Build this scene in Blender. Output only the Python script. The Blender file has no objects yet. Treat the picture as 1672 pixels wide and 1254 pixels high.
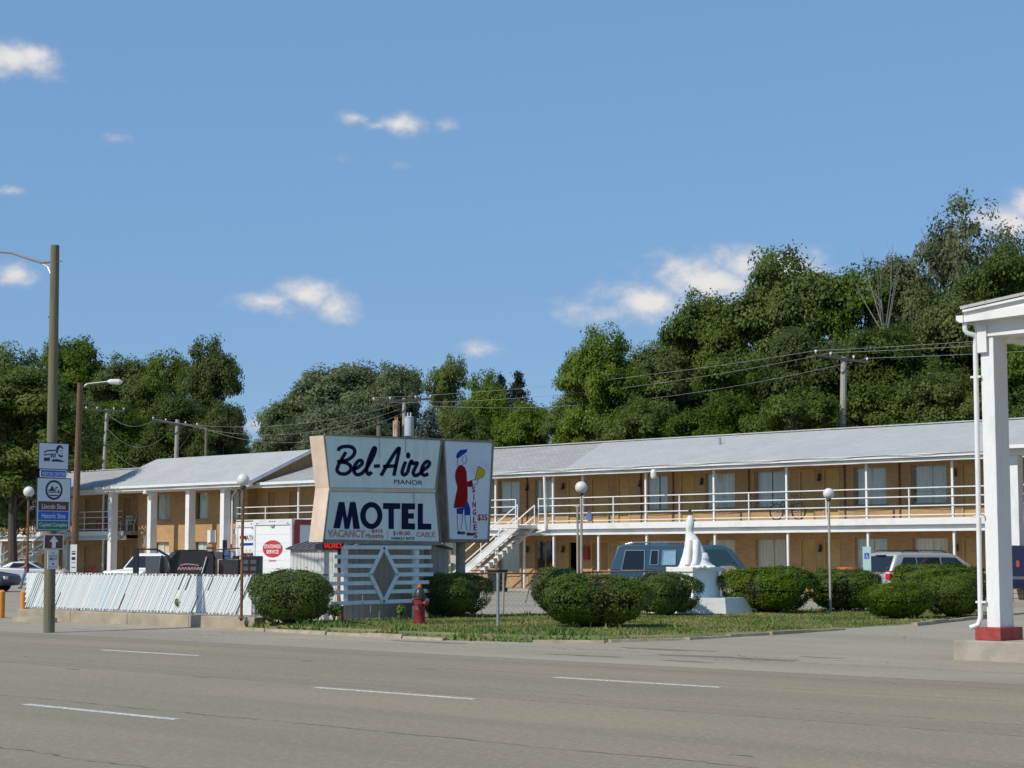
import bpy, bmesh, math, random
import numpy as np
from mathutils import Vector, Matrix
R = math.radians
SC = bpy.context.scene
COL = SC.collection
# ------------------------------------------------------------------ camera
F, HZ, XV, H = 3000.0, 909.0, -2350.0, 1.75          # photo 1672 x 1254
TH = math.atan((HZ - 627) / F)
AZ = math.pi / 2 - math.atan((836 - XV) / math.hypot(F, HZ - 627))
FWD = Vector((-math.sin(AZ) * math.cos(TH), math.cos(AZ) * math.cos(TH), math.sin(TH)))
RGT = Vector((math.cos(AZ), math.sin(AZ), 0))
UPV = RGT.cross(FWD)
CAM = Vector((0, 0, H))
cd = bpy.data.cameras.new('camera'); co = bpy.data.objects.new('camera', cd); COL.objects.link(co)
co.location = CAM
co.rotation_euler = Matrix((RGT, UPV, -FWD)).transposed().to_euler()
cd.sensor_fit = 'HORIZONTAL'; cd.sensor_width = 36; cd.lens = 36 * F / 1672
cd.clip_end = 6000; cd.clip_start = .1
SC.camera = co
def ray(x, y): return FWD + RGT * ((x - 836) / F) + UPV * ((627 - y) / F)
def at_z(x, y, z): d = ray(x, y); return CAM + d * ((z - H) / d.z)
def at_y(x, y, Y): d = ray(x, y); return CAM + d * (Y / d.y)
def at_x(x, y, X): d = ray(x, y); return CAM + d * (X / d.x)
def at_d(x, y, Z): return CAM + ray(x, y) * Z
# ------------------------------------------------------------------ light
SUN_EL, SUN_DIR = R(43), Vector((-.177, -1, 0)).normalized()      # towards the sun, horizontally
sv = Vector((SUN_DIR.x * math.cos(SUN_EL), SUN_DIR.y * math.cos(SUN_EL), math.sin(SUN_EL)))
sl = bpy.data.lights.new('sun', 'SUN'); so = bpy.data.objects.new('sun', sl); COL.objects.link(so)
sl.energy = 3.8; sl.angle = R(.5); sl.color = (1, .94, .84)
so.rotation_euler = sv.to_track_quat('Z', 'Y').to_euler(); so.location = (0, -10, 40)
SC.view_settings.view_transform = 'Standard'; SC.view_settings.look = 'None'
SC.view_settings.exposure = 0.0; SC.view_settings.gamma = 1
SC.cycles.max_bounces = 6; SC.cycles.transparent_max_bounces = 8
def build_world():
    w = bpy.data.worlds.new('World'); SC.world = w; w.use_nodes = True
    nt = w.node_tree; N = nt.nodes; L = nt.links; N.clear()
    def nd(t, **k):
        n = N.new(t)
        for a, b in k.items(): setattr(n, a, b)
        return n
    def mth(op, a, b=None, c=None):
        n = nd('ShaderNodeMath', operation=op)
        for i, v in enumerate((a, b, c)):
            if v is None: continue
            if isinstance(v, (int, float)): n.inputs[i].default_value = v
            else: L.new(v, n.inputs[i])
        return n.outputs[0]
    out = nd('ShaderNodeOutputWorld'); bg = nd('ShaderNodeBackground')
    sky = nd('ShaderNodeTexSky', sky_type='NISHITA')
    sky.sun_disc = False; sky.sun_elevation = SUN_EL; sky.sun_rotation = math.atan2(sv.x, sv.y)
    sky.altitude = 180; sky.air_density = 1.0; sky.dust_density = 0; sky.ozone_density = 4
    tc = nd('ShaderNodeTexCoord'); sp = nd('ShaderNodeSeparateXYZ'); L.new(tc.outputs['Generated'], sp.inputs[0])
    u = mth('ARCTAN2', sp.outputs[0], sp.outputs[1]); v = mth('ARCSINE', sp.outputs[2])
    cb = nd('ShaderNodeCombineXYZ'); L.new(mth('MULTIPLY', u, 30), cb.inputs[0]); L.new(mth('MULTIPLY', v, 42), cb.inputs[1])
    nz = nd('ShaderNodeTexNoise'); nz.inputs['Scale'].default_value = 1.25; nz.inputs['Detail'].default_value = 12; nz.inputs['Roughness'].default_value = .6
    L.new(cb.outputs[0], nz.inputs['Vector'])
    px = [(20, 95, 85, 42, 1), (50, 90, 48, 30, .95), (15, 312, 75, 24, .2), (20, 448, 75, 38, .58), (655, 202, 85, 34, .5), (580, 192, 70, 28, .36), (615, 205, 70, 24, .3),
          (735, 205, 60, 30, .36), (655, 268, 60, 32, .12), (560, 258, 85, 28, .05), (205, 225, 85, 30, -.05), (440, 493, 80, 30, .8), (500, 480, 70, 34, .95), (552, 497, 45, 34, .95),
          (785, 572, 75, 26, .6), (985, 512, 120, 46, .62), (1060, 492, 125, 50, .8), (1150, 462, 130, 62, 1.0), (1210, 430, 80, 38, 1), (1290, 440, 90, 45, 1),
          (1645, 365, 75, 44, 1), (1690, 340, 60, 50, 1), (420, 690, 60, 24, .5)]
    cl = []
    for a, b, rx, ry, s in px:
        d = ray(a, b).normalized(); cl.append((math.atan2(d.x, d.y), math.asin(d.z), rx / F, ry / F, s))
    rnd = random.Random(4)
    for i in range(26):                                     # the same sort of small cumulus all round
        a = rnd.uniform(-.35, 5.0)
        cl.append((math.atan2(math.sin(a), math.cos(a)), rnd.uniform(.09, .35), rnd.uniform(.02, .05), rnd.uniform(.008, .018), rnd.uniform(.5, 1)))
    best = None
    for u0, v0, ru, rv, s in cl:
        dx = mth('DIVIDE', mth('SUBTRACT', u, u0), ru); dy = mth('DIVIDE', mth('SUBTRACT', v, v0), rv)
        d = mth('SQRT', mth('MULTIPLY_ADD', dx, dx, mth('MULTIPLY', dy, dy)))
        m = mth('MULTIPLY', mth('SUBTRACT', 1, d), 1.0); m = mth('ADD', m, (s - 1) * .75)
        best = m if best is None else mth('MAXIMUM', best, m)
    val = mth('ADD', best, mth('MULTIPLY', mth('SUBTRACT', nz.outputs['Fac'], .5), 2.0))
    mr = nd('ShaderNodeMapRange', interpolation_type='SMOOTHSTEP'); L.new(val, mr.inputs[0])
    mr.inputs[1].default_value = -.1; mr.inputs[2].default_value = 1.0; mr.inputs[3].default_value = 0; mr.inputs[4].default_value = .95
    sm = nd('ShaderNodeMixRGB'); sm.inputs[0].default_value = .7; L.new(sky.outputs[0], sm.inputs[1]); sm.inputs[2].default_value = (1.8, 3.58, 6.35, 1)   # the camera's flatter, bluer sky, everywhere alike
    mx = nd('ShaderNodeMixRGB'); L.new(mr.outputs[0], mx.inputs[0]); L.new(sm.outputs[0], mx.inputs[1])
    cc = nd('ShaderNodeMixRGB'); L.new(mr.outputs[0], cc.inputs[0]); cc.inputs[1].default_value = (4.6, 5.0, 5.9, 1); cc.inputs[2].default_value = (8.0, 7.7, 7.4, 1); L.new(cc.outputs[0], mx.inputs[2])
    L.new(mx.outputs[0], bg.inputs[0]); bg.inputs[1].default_value = .105
    L.new(bg.outputs[0], out.inputs[0])
build_world()
# ------------------------------------------------------------------ helpers
ORG = {}
def tag(o, label=None, cat=None, group=None, kind=None):
    for k, v in (('label', label), ('category', cat), ('group', group), ('kind', kind)):
        if v: o[k] = v
    return o
def thing(name, label, cat, loc=(0, 0, 0), rz=0, group=None, local=False):
    o = bpy.data.objects.new(name, None); COL.objects.link(o); o.empty_display_size = .2
    o.location = loc; o.rotation_euler.z = rz
    ORG[o.name] = Vector((0, 0, 0)) if local else Vector(loc)
    return tag(o, label, cat, group)
def copy_tree(o, parent=None):
    c = o.copy(); COL.objects.link(c); ORG[c.name] = ORG.get(o.name, Vector())
    if parent is not None: c.parent = parent
    for ch in o.children: copy_tree(ch, c)
    return c
class MB:
    def __init__(s): s.v = []; s.f = []
    def add(s, vs, fs):
        n = len(s.v); s.v += [tuple(p) for p in vs]; s.f += [tuple(i + n for i in f) for f in fs]; return s
    def box(s, x0, x1, y0, y1, z0, z1):
        return s.add([(x, y, z) for z in (z0, z1) for y in (y0, y1) for x in (x0, x1)],
                     [(0, 2, 3, 1), (4, 5, 7, 6), (0, 1, 5, 4), (2, 6, 7, 3), (0, 4, 6, 2), (1, 3, 7, 5)])
    def bar(s, a, b, w, h, up=(0, 0, 1)):
        a = Vector(a); b = Vector(b); d = (b - a).normalized(); up = Vector(up)
        if abs(d.dot(up)) > .98: up = Vector((0, 1, 0))
        r = d.cross(up).normalized(); u = r.cross(d)
        vs = [p + r * (i * w / 2) + u * (j * h / 2) for p in (a, b) for i, j in ((-1, -1), (1, -1), (1, 1), (-1, 1))]
        return s.add(vs, [(3, 2, 1, 0), (4, 5, 6, 7), (0, 1, 5, 4), (1, 2, 6, 5), (2, 3, 7, 6), (3, 0, 4, 7)])
    def tube(s, pts, r, n=8, cap=True):
        pts = [Vector(p) for p in pts]; k = len(pts); rs = r if isinstance(r, (list, tuple)) else [r] * k
        base = len(s.v); prev = None
        for i, p in enumerate(pts):
            d = (pts[min(i + 1, k - 1)] - pts[max(i - 1, 0)]).normalized()
            if prev is None:
                a = Vector((0, 0, 1)) if abs(d.z) < .9 else Vector((1, 0, 0)); u = d.cross(a).normalized()
            else: u = (prev - d * prev.dot(d)).normalized()
            prev = u; w = d.cross(u)
            for j in range(n):
                t = 2 * math.pi * j / n; s.v.append(tuple(p + (u * math.cos(t) + w * math.sin(t)) * rs[i]))
        for i in range(k - 1):
            for j in range(n):
                a = base + i * n + j; b = base + i * n + (j + 1) % n; s.f.append((a, b, b + n, a + n))
        if cap: s.f.append(tuple(base + j for j in reversed(range(n)))); s.f.append(tuple(base + (k - 1) * n + j for j in range(n)))
        return s
    def lathe(s, prof, c=(0, 0, 0), n=16, axis='z', sx=1, sy=1):
        base = len(s.v); c = Vector(c)
        for r, h in prof:
            for j in range(n):
                t = 2 * math.pi * j / n; a, b = r * math.cos(t) * sx, r * math.sin(t) * sy
                p = (a, b, h) if axis == 'z' else ((h, a, b) if axis == 'x' else (b, h, a)); s.v.append(tuple(c + Vector(p)))
        for i in range(len(prof) - 1):
            for j in range(n):
                a = base + i * n + j; b = base + i * n + (j + 1) % n; s.f.append((a, b, b + n, a + n))
        s.f.append(tuple(base + j for j in reversed(range(n)))); s.f.append(tuple(base + (len(prof) - 1) * n + j for j in range(n)))
        return s
    def ball(s, c, r, n=16, m=10):
        return s.lathe([(max(r * math.sin(math.pi * i / m), .001), -r * math.cos(math.pi * i / m)) for i in range(m + 1)], c, n)
    def prism(s, poly, fn0, fn1):                       # poly of 2d points, fn maps (a, b) to 3d at each end
        n = len(poly); a = [fn0(*p) for p in poly]; b = [fn1(*p) for p in poly]
        return s.add(a + b, [tuple(reversed(range(n))), tuple(range(n, 2 * n))] + [(i, (i + 1) % n, n + (i + 1) % n, n + i) for i in range(n)])
    def build(s, name, m, parent=None, org=None, smooth=False, bevel=0):
        me = bpy.data.meshes.new(name)
        if parent is not None: o0 = ORG[parent.name]
        elif org is not None: o0 = Vector(org)
        else:
            a = np.array(s.v); o0 = Vector(((a[:, 0].min() + a[:, 0].max()) / 2, (a[:, 1].min() + a[:, 1].max()) / 2, a[:, 2].min()))
        me.from_pydata([tuple(Vector(p) - o0) for p in s.v], [], s.f)
        bm = bmesh.new(); bm.from_mesh(me); bmesh.ops.recalc_face_normals(bm, faces=bm.faces); bm.to_mesh(me); bm.free()
        me.materials.append(m)
        if smooth:
            me.polygons.foreach_set('use_smooth', [True] * len(me.polygons))
            me.set_sharp_from_angle(angle=R(38))
        o = bpy.data.objects.new(name, me); COL.objects.link(o); ORG[o.name] = o0
        if parent is not None: o.parent = parent
        else: o.location = o0
        if bevel:
            b = o.modifiers.new('bevel', 'BEVEL'); b.width = bevel; b.segments = 3; b.limit_method = 'ANGLE'; b.angle_limit = R(28)
        return o
def inst(src, parent, loc, rot=(0, 0, 0), scale=(1, 1, 1), name=None):   # another object on the same mesh data
    o = bpy.data.objects.new(name or src.data.name, src.data); COL.objects.link(o)
    o.parent = parent; o.location = Vector(loc) - (ORG[parent.name] if parent else Vector()); o.rotation_euler = rot; o.scale = scale
    ORG[o.name] = Vector(); return o
# ------------------------------------------------------------------ materials
def mat(name, c, rough=.7, c2=None, scale=4, detail=6, lo=.35, hi=.65, bump=0, bscale=None, metal=0, emit=0, stretch=None, trans=0, island=0, spec=None, rand=None):
    m = bpy.data.materials.new(name); m.use_nodes = True; nt = m.node_tree; N = nt.nodes; L = nt.links
    p = N['Principled BSDF']; p.inputs['Roughness'].default_value = rough; p.inputs['Metallic'].default_value = metal
    if spec is not None: p.inputs['Specular IOR Level'].default_value = spec
    c = (*c, 1); p.inputs['Base Color'].default_value = c
    tc = N.new('ShaderNodeTexCoord'); vec = tc.outputs['Object']
    if stretch:
        mp = N.new('ShaderNodeMapping'); mp.inputs['Scale'].default_value = stretch; L.new(vec, mp.inputs[0]); vec = mp.outputs[0]
    col = None
    if c2:
        nz = N.new('ShaderNodeTexNoise'); nz.inputs['Scale'].default_value = scale; nz.inputs['Detail'].default_value = detail; L.new(vec, nz.inputs['Vector'])
        cr = N.new('ShaderNodeValToRGB'); cr.color_ramp.elements[0].position = lo; cr.color_ramp.elements[1].position = hi
        cr.color_ramp.elements[0].color = c; cr.color_ramp.elements[1].color = (*c2, 1)
        L.new(nz.outputs[0], cr.inputs[0]); col = cr.outputs[0]
    if island or rand:
        src = N.new('ShaderNodeNewGeometry').outputs['Random Per Island'] if island else N.new('ShaderNodeObjectInfo').outputs['Random']
        if rand:
            cr = N.new('ShaderNodeValToRGB'); cr.color_ramp.interpolation = 'CONSTANT'; el = cr.color_ramp.elements
            for i, (pos, cc) in enumerate(rand):
                e = el[i] if i < 2 else el.new(pos)
                e.position = pos; e.color = (*cc, 1)
            L.new(src, cr.inputs[0]); col = cr.outputs[0]
        else:
            hs = N.new('ShaderNodeHueSaturation'); mr = N.new('ShaderNodeMapRange'); mr.inputs[3].default_value = 1 - island; mr.inputs[4].default_value = 1 + island
            L.new(src, mr.inputs[0]); L.new(mr.outputs[0], hs.inputs['Value'])
            if col: L.new(col, hs.inputs['Color'])
            else: hs.inputs['Color'].default_value = c
            col = hs.outputs[0]
    if col: L.new(col, p.inputs['Base Color'])
    if bump:
        nb = N.new('ShaderNodeTexNoise'); nb.inputs['Scale'].default_value = bscale or scale * 3; nb.inputs['Detail'].default_value = 5; L.new(vec, nb.inputs['Vector'])
        b = N.new('ShaderNodeBump'); b.inputs['Strength'].default_value = bump; b.inputs['Distance'].default_value = .02
        L.new(nb.outputs[0], b.inputs['Height']); L.new(b.outputs[0], p.inputs['Normal'])
    if emit:
        p.inputs['Emission Color'].default_value = c; p.inputs['Emission Strength'].default_value = emit
    if trans:
        tr = N.new('ShaderNodeBsdfTranslucent'); ms = N.new('ShaderNodeMixShader'); ms.inputs[0].default_value = trans
        if col: L.new(col, tr.inputs[0])
        else: tr.inputs[0].default_value = c
        L.new(p.outputs[0], ms.inputs[1]); L.new(tr.outputs[0], ms.inputs[2]); L.new(ms.outputs[0], N['Material Output'].inputs[0])
    return m
def tile_mat(name, c1, c2, mortar, bw, bh, uv, ms=.012, rough=.85, bump=.4, wear=.15):
    m = bpy.data.materials.new(name); m.use_nodes = True; nt = m.node_tree; N = nt.nodes; L = nt.links; p = N['Principled BSDF']
    p.inputs['Roughness'].default_value = rough
    tc = N.new('ShaderNodeTexCoord'); sp = N.new('ShaderNodeSeparateXYZ'); cb = N.new('ShaderNodeCombineXYZ'); L.new(tc.outputs['Object'], sp.inputs[0])
    if uv == 'wall':
        ad = N.new('ShaderNodeMath'); L.new(sp.outputs[0], ad.inputs[0]); L.new(sp.outputs[1], ad.inputs[1]); L.new(ad.outputs[0], cb.inputs[0]); L.new(sp.outputs[2], cb.inputs[1])
    else: L.new(sp.outputs[0], cb.inputs[0]); L.new(sp.outputs[1], cb.inputs[1])
    bt = N.new('ShaderNodeTexBrick'); L.new(cb.outputs[0], bt.inputs['Vector'])
    bt.inputs['Color1'].default_value = (*c1, 1); bt.inputs['Color2'].default_value = (*c2, 1); bt.inputs['Mortar'].default_value = (*mortar, 1)
    bt.inputs['Scale'].default_value = 1; bt.inputs['Brick Width'].default_value = bw; bt.inputs['Row Height'].default_value = bh; bt.inputs['Mortar Size'].default_value = ms
    nz = N.new('ShaderNodeTexNoise'); nz.inputs['Scale'].default_value = .6; nz.inputs['Detail'].default_value = 7; L.new(tc.outputs['Object'], nz.inputs['Vector'])
    hs = N.new('ShaderNodeHueSaturation'); mr = N.new('ShaderNodeMapRange'); mr.inputs[1].default_value = .3; mr.inputs[2].default_value = .7; mr.inputs[3].default_value = 1 - wear; mr.inputs[4].default_value = 1 + wear * .8
    L.new(nz.outputs[0], mr.inputs[0]); L.new(mr.outputs[0], hs.inputs['Value']); L.new(bt.outputs[0], hs.inputs['Color'])
    L.new(hs.outputs[0], p.inputs['Base Color'])
    b = N.new('ShaderNodeBump'); b.inputs['Strength'].default_value = bump; b.inputs['Distance'].default_value = .01; b.invert = True
    L.new(bt.outputs['Fac'], b.inputs['Height']); L.new(b.outputs[0], p.inputs['Normal'])
    return m
def road_mat(name, base, dark, seams=(), bands=0, speck=.5):
    m = bpy.data.materials.new(name); m.use_nodes = True; nt = m.node_tree; N = nt.nodes; L = nt.links; p = N['Principled BSDF']
    p.inputs['Roughness'].default_value = .9; p.inputs['Specular IOR Level'].default_value = .25
    tc = N.new('ShaderNodeTexCoord'); sp = N.new('ShaderNodeSeparateXYZ'); L.new(tc.outputs['Object'], sp.inputs[0])
    def mth(op, a, b=None):
        n = N.new('ShaderNodeMath'); n.operation = op
        for i, v in enumerate((a, b)):
            if v is None: continue
            if isinstance(v, (int, float)): n.inputs[i].default_value = v
            else: L.new(v, n.inputs[i])
        return n.outputs[0]
    def noise(scale, detail, st=(1, 1, 1), rough=.55):
        mp = N.new('ShaderNodeMapping'); mp.inputs['Scale'].default_value = st; L.new(tc.outputs['Object'], mp.inputs[0])
        n = N.new('ShaderNodeTexNoise'); n.inputs['Scale'].default_value = scale; n.inputs['Detail'].default_value = detail; n.inputs['Roughness'].default_value = rough
        L.new(mp.outputs[0], n.inputs['Vector']); return n.outputs[0]
    def mix(f, a, b, mode='MIX'):
        n = N.new('ShaderNodeMixRGB'); n.blend_type = mode
        if isinstance(f, (int, float)): n.inputs[0].default_value = f
        else: L.new(f, n.inputs[0])
        for i, v in ((1, a), (2, b)):
            if isinstance(v, tuple): n.inputs[i].default_value = (*v, 1)
            else: L.new(v, n.inputs[i])
        return n.outputs[0]
    def rng(v, a, b, c=0, d=1):
        n = N.new('ShaderNodeMapRange'); L.new(v, n.inputs[0])
        for i, q in enumerate((a, b, c, d)): n.inputs[i + 1].default_value = q
        return n.outputs[0]
    col = mix(rng(noise(.35, 6, (.35, 1, 1)), .35, .68), base, dark)
    if bands:       # worn wheel paths: polished and oil-darkened strips along the lanes
        s_ = noise(1, 3, (.012, .55, 1), .6)
        col = mix(mth('MULTIPLY', rng(s_, .42, .62), bands), col, tuple(q * .7 for q in (base[0] * .98, base[1], base[2] * 1.04)))
    g = noise(17, 4, (1, .45, 1), .85)
    col = mix(rng(g, .38, .66, 0, speck), col, tuple(q * .5 for q in base)); col = mix(rng(noise(22, 3, (1, .45, 1), .8), .54, .7, 0, speck), col, tuple(min(1, q * 1.6) for q in base))
    for y0, amp, wd in seams:
        wob = mth('MULTIPLY', mth('SUBTRACT', noise(.9, 5, (1, .15, 1), .65), .5), amp)
        d = mth('ABSOLUTE', mth('SUBTRACT', mth('ADD', sp.outputs[1], wob), y0))
        f = mth('MULTIPLY', rng(d, wd * 1.2, wd * 2.2, 1, 0), rng(noise(1.7, 3, (1, .1, 1)), .42, .55, .3, .85))
        col = mix(f, col, tuple(q * .22 for q in base))
    L.new(col, p.inputs['Base Color'])
    b = N.new('ShaderNodeBump'); b.inputs['Strength'].default_value = .35; b.inputs['Distance'].default_value = .01; L.new(noise(60, 4), b.inputs['Height']); L.new(b.outputs[0], p.inputs['Normal'])
    return m
M = {}
M['road'] = road_mat('asphalt road', (.335, .280, .190), (.28, .238, .166), ((12.7, .3, .014), (16.7, .22, .011), (17.8, .8, .008), (9.2, .5, .012), (20.5, .3, .009), (22.4, .5, .01)), .5)
M['lot'] = road_mat('weathered lot paving', (.385, .335, .25), (.29, .255, .195), ((25.3, .9, .012), (26.2, 1.6, .012), (33, 3, .02), (44, 3, .03)), 0, .3)
M['ground'] = mat('dry ground', (.14, .13, .08), .95, (.08, .1, .04), .15)
M['patch'] = mat('tar patch', (.15, .135, .11), .9, (.26, .225, .175), 2.5, detail=9)
M['lane'] = mat('lane paint', (.60, .60, .56), .8, (.34, .32, .28), 16, lo=.48, hi=.62)
M['conc'] = mat('concrete', (.42, .35, .25), .9, (.3, .255, .19), 2.5, bump=.3)
M['conc2'] = mat('pale concrete', (.40, .355, .28), .9, (.28, .25, .2), 3, lo=.4, hi=.75, bump=.4)
M['lawn'] = mat('lawn soil', (.12, .15, .04), .95, (.25, .21, .1), .9, lo=.4, hi=.7, bump=.5, bscale=30)
M['brick'] = tile_mat('tan brick', (.42, .243, .102), (.50, .305, .14), (.44, .315, .175), .22, .085, 'wall', .009)
M['shingle'] = tile_mat('grey shingle', (.41, .41, .395), (.46, .46, .445), (.35, .345, .335), .32, .15, 'roof', .012, wear=.06)
M['shingle_old'] = tile_mat('older shingle', (.33, .325, .30), (.42, .41, .39), (.25, .24, .23), .32, .15, 'roof', .014, wear=.1)
M['white'] = mat('white paint', (.77, .77, .75), .55, (.6, .59, .55), 2.2, lo=.5, hi=.85, detail=9)
M['trim'] = mat('weathered white trim', (.72, .72, .7), .6, (.5, .5, .48), 1.6, lo=.45, hi=.75, stretch=(.4, 1, 1))
M['stucco'] = mat('white rough stucco', (.77, .77, .76), .8, (.56, .55, .53), 3.5, lo=.52, hi=.85, bump=1.0, bscale=14, stretch=(1, 1, .25))
M['door'] = mat('ochre door', (.56, .36, .13), .6, (.47, .29, .1), 1.2)
M['doorpanel'] = mat('brown panelling', (.40, .235, .1), .7, (.3, .17, .07), 2, stretch=(6, 6, .5))
M['frame'] = mat('tan frame', (.42, .29, .14), .6)
M['dark'] = mat('dark interior', (.02, .02, .022), .8)
M['curtain'] = mat('pale green curtain', (.62, .70, .64), .9, (.46, .54, .5), 3, stretch=(5, 5, .25))
M['curtain_w'] = mat('cream curtain', (.76, .73, .58), .9, (.6, .57, .45), 3, stretch=(5, 5, .25))
M['asph_black'] = mat('black', (.018, .018, .019), .55)
M['blackmetal'] = mat('black painted steel', (.03, .03, .032), .45, (.05, .048, .045), 4)
M['rust'] = mat('rusty steel', (.23, .11, .05), .8, (.13, .06, .03), 6, bump=.3)
M['steel'] = mat('galvanised steel', (.45, .47, .47), .45, (.35, .37, .37), 5, metal=.6)
M['wood'] = mat('weathered pole wood', (.21, .185, .11), .9, (.13, .12, .075), 3, stretch=(6, 6, .3), bump=.5)
M['wood_brown'] = mat('brown pole wood', (.2, .115, .055), .9, (.12, .07, .035), 3, stretch=(6, 6, .3), bump=.5)
M['wood_pale'] = mat('pale pole wood', (.44, .41, .34), .9, (.33, .3, .25), 3, stretch=(6, 6, .3), bump=.4)
M['wood_dark'] = mat('dark cross arm', (.075, .065, .055), .9)
M['globe'] = mat('white acrylic globe', (.78, .77, .73), .25, (.66, .64, .58), 5)
M['signface'] = mat('white sign acrylic', (.70, .76, .73), .35, (.58, .63, .58), 1.5, lo=.45, hi=.8, stretch=(1, 3, .5))
M['cream'] = mat('cream sign cabinet', (.72, .57, .44), .6, (.62, .48, .36), 3)
M['cabinet'] = mat('tan cabinet metal', (.30, .25, .2), .7, (.22, .17, .13), 4)
M['navy'] = mat('navy lettering', (.012, .015, .055), .8, spec=.1)
M['red'] = mat('red lettering', (.44, .018, .028), .8, spec=.1)
M['redfade'] = mat('faded red lettering', (.46, .2, .2), .8, (.62, .42, .42), 14)
M['redpaint'] = mat('worn red paint', (.36, .05, .04), .65, (.2, .035, .03), 7, lo=.45, hi=.7, detail=10)
M['led'] = mat('red led letters', (.9, .02, .01), .4, emit=.75)
M['yellow'] = mat('yellow print', (.62, .43, .03), .8, spec=.1)
M['blue'] = mat('blue print', (.015, .05, .30), .8, spec=.1)
M['shedmetal'] = mat('pale metal siding', (.60, .60, .55), .5, (.5, .5, .46), 2)
M['siding_shade'] = mat('shade-darkened metal siding', (.40, .41, .40), .55, (.34, .35, .34), 2)  # darker copy of the pale siding; shade on the gable face put into the colour
M['shedroof'] = mat('dark metal roof', (.09, .08, .075), .6)
M['slat'] = mat('fence slat', (.75, .8, .8), .5, rand=((0, (.72, .75, .75)), (.35, (.66, .71, .72)), (.7, (.60, .70, .73)), (.82, (.74, .75, .73)), (.95, (.5, .66, .7))))
M['lattice'] = mat('white board', (.74, .78, .80), .6, (.64, .68, .7), 3)
M['bark'] = mat('bark', (.10, .08, .06), .95, (.06, .048, .036), 5, stretch=(4, 4, .6))
def leaf(n, c, c2, tr=.48):
    m = M[n] = mat(n, c, .55, c2, .55, 3, island=.22 if n == 'leaf_yew' else .34, trans=tr, spec=.2); N = m.node_tree.nodes; L = m.node_tree.links
    hs = [q for q in N if q.type == 'HUE_SAT'][0]; oi = N.new('ShaderNodeObjectInfo')     # each tree has its own tint
    for k, (a, b) in (('Hue', (.496, .514) if n != 'leaf_yew' else (.5, .506)), ('Saturation', (.85, 1.12))):
        mr = N.new('ShaderNodeMapRange'); mr.inputs[3].default_value = a; mr.inputs[4].default_value = b; L.new(oi.outputs['Random'], mr.inputs[0]); L.new(mr.outputs[0], hs.inputs[k])
leaf('leaf_a', (.095, .145, .02), (.165, .215, .032)); leaf('leaf_b', (.12, .178, .026), (.2, .255, .04)); leaf('leaf_c', (.072, .11, .02), (.125, .165, .03))
leaf('leaf_silver', (.12, .165, .058), (.21, .25, .11)); leaf('leaf_grey', (.13, .155, .06), (.18, .205, .085)); leaf('leaf_spruce', (.08, .12, .105), (.12, .16, .145), .1); leaf('leaf_dark', (.02, .032, .016), (.032, .043, .02), .1)
leaf('leaf_yew', (.052, .092, .008), (.12, .165, .012), .15); leaf('blade', (.12, .17, .036), (.33, .28, .12), .25); leaf('weed', (.11, .19, .05), (.18, .25, .07), .25)
M['orange'] = mat('orange bollard paint', (.72, .30, .035), .6, (.6, .23, .03), 5)
M['hydrant'] = mat('red hydrant paint', (.27, .025, .03), .5, (.19, .02, .02), 9)
M['hydrant_black'] = mat('black hydrant paint', (.03, .028, .03), .4)
M['hydrant_orange'] = mat('orange hydrant nut', (.75, .14, .02), .5)
M['teal'] = mat('teal van paint', (.034, .09, .14), .4, (.028, .078, .12), 1.5, spec=.35); M['silver'] = mat('silver car paint', (.55, .53, .48), .35, metal=.45)
M['silver2'] = mat('pale silver paint', (.62, .64, .66), .35, metal=.3); M['carblue'] = mat('dark slate car paint', (.05, .055, .085), .3); M['carwhite'] = mat('white vehicle paint', (.8, .8, .79), .4)
M['glass'] = mat('tinted glass', (.012, .015, .02), .06, spec=.6); M['glass_teal'] = mat('clear teal glass', (.02, .045, .048), .08, spec=.6); M['glass_curt'] = mat('curtained blue glass', (.30, .46, .56), .2, (.22, .36, .46), 5, stretch=(7, 7, .4))
M['chrome'] = mat('bright trim', (.6, .6, .6), .3, metal=.8); M['tyre'] = mat('tyre', (.02, .02, .02), .85); M['tail'] = mat('tail lamp', (.5, .01, .015), .2); M['lampwhite'] = mat('clear lamp', (.7, .7, .7), .2)
M['skin'] = mat('skin', (.52, .30, .21), .55); M['jeans'] = mat('jeans', (.12, .19, .32), .85, (.09, .14, .25), 9); M['hair'] = mat('hair', (.07, .045, .03), .8)
M['plaster'] = mat('white painted plaster', (.8, .79, .75), .75, (.62, .6, .55), 5, lo=.55, hi=.85, detail=10, bump=.3, bscale=25); M['poolblue'] = mat('pool blue paint', (.38, .60, .80), .6)
M['terra'] = mat('terracotta', (.5, .14, .07), .8); M['plastic_white'] = mat('white plastic', (.72, .7, .62), .5); M['plastic_red'] = mat('red plastic', (.45, .06, .04), .5); M['plastic_orange'] = mat('orange plastic', (.7, .14, .04), .5)
M['signgrey'] = mat('sign sheeting', (.62, .66, .72), .45); M['signblack'] = mat('sign ink', (.025, .028, .045), .5); M['signbrown'] = mat('brown sheeting', (.115, .035, .028), .45); M['signblue'] = mat('blue sheeting', (.018, .1, .5), .45); M['signgreen'] = mat('green sheeting', (.01, .17, .115), .45)
M['aqua'] = mat('pale aqua sheeting', (.55, .72, .68), .5); M['vend'] = mat('vending machine blue', (.008, .012, .045), .4); M['flag'] = mat('pale panel', (.74, .74, .72), .5)
M['streak'] = mat('rust streak', (.45, .47, .36), .6); M['signface2'] = mat('white sign acrylic, newer', (.70, .74, .80), .35, (.64, .68, .74), 1.2)
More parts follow.
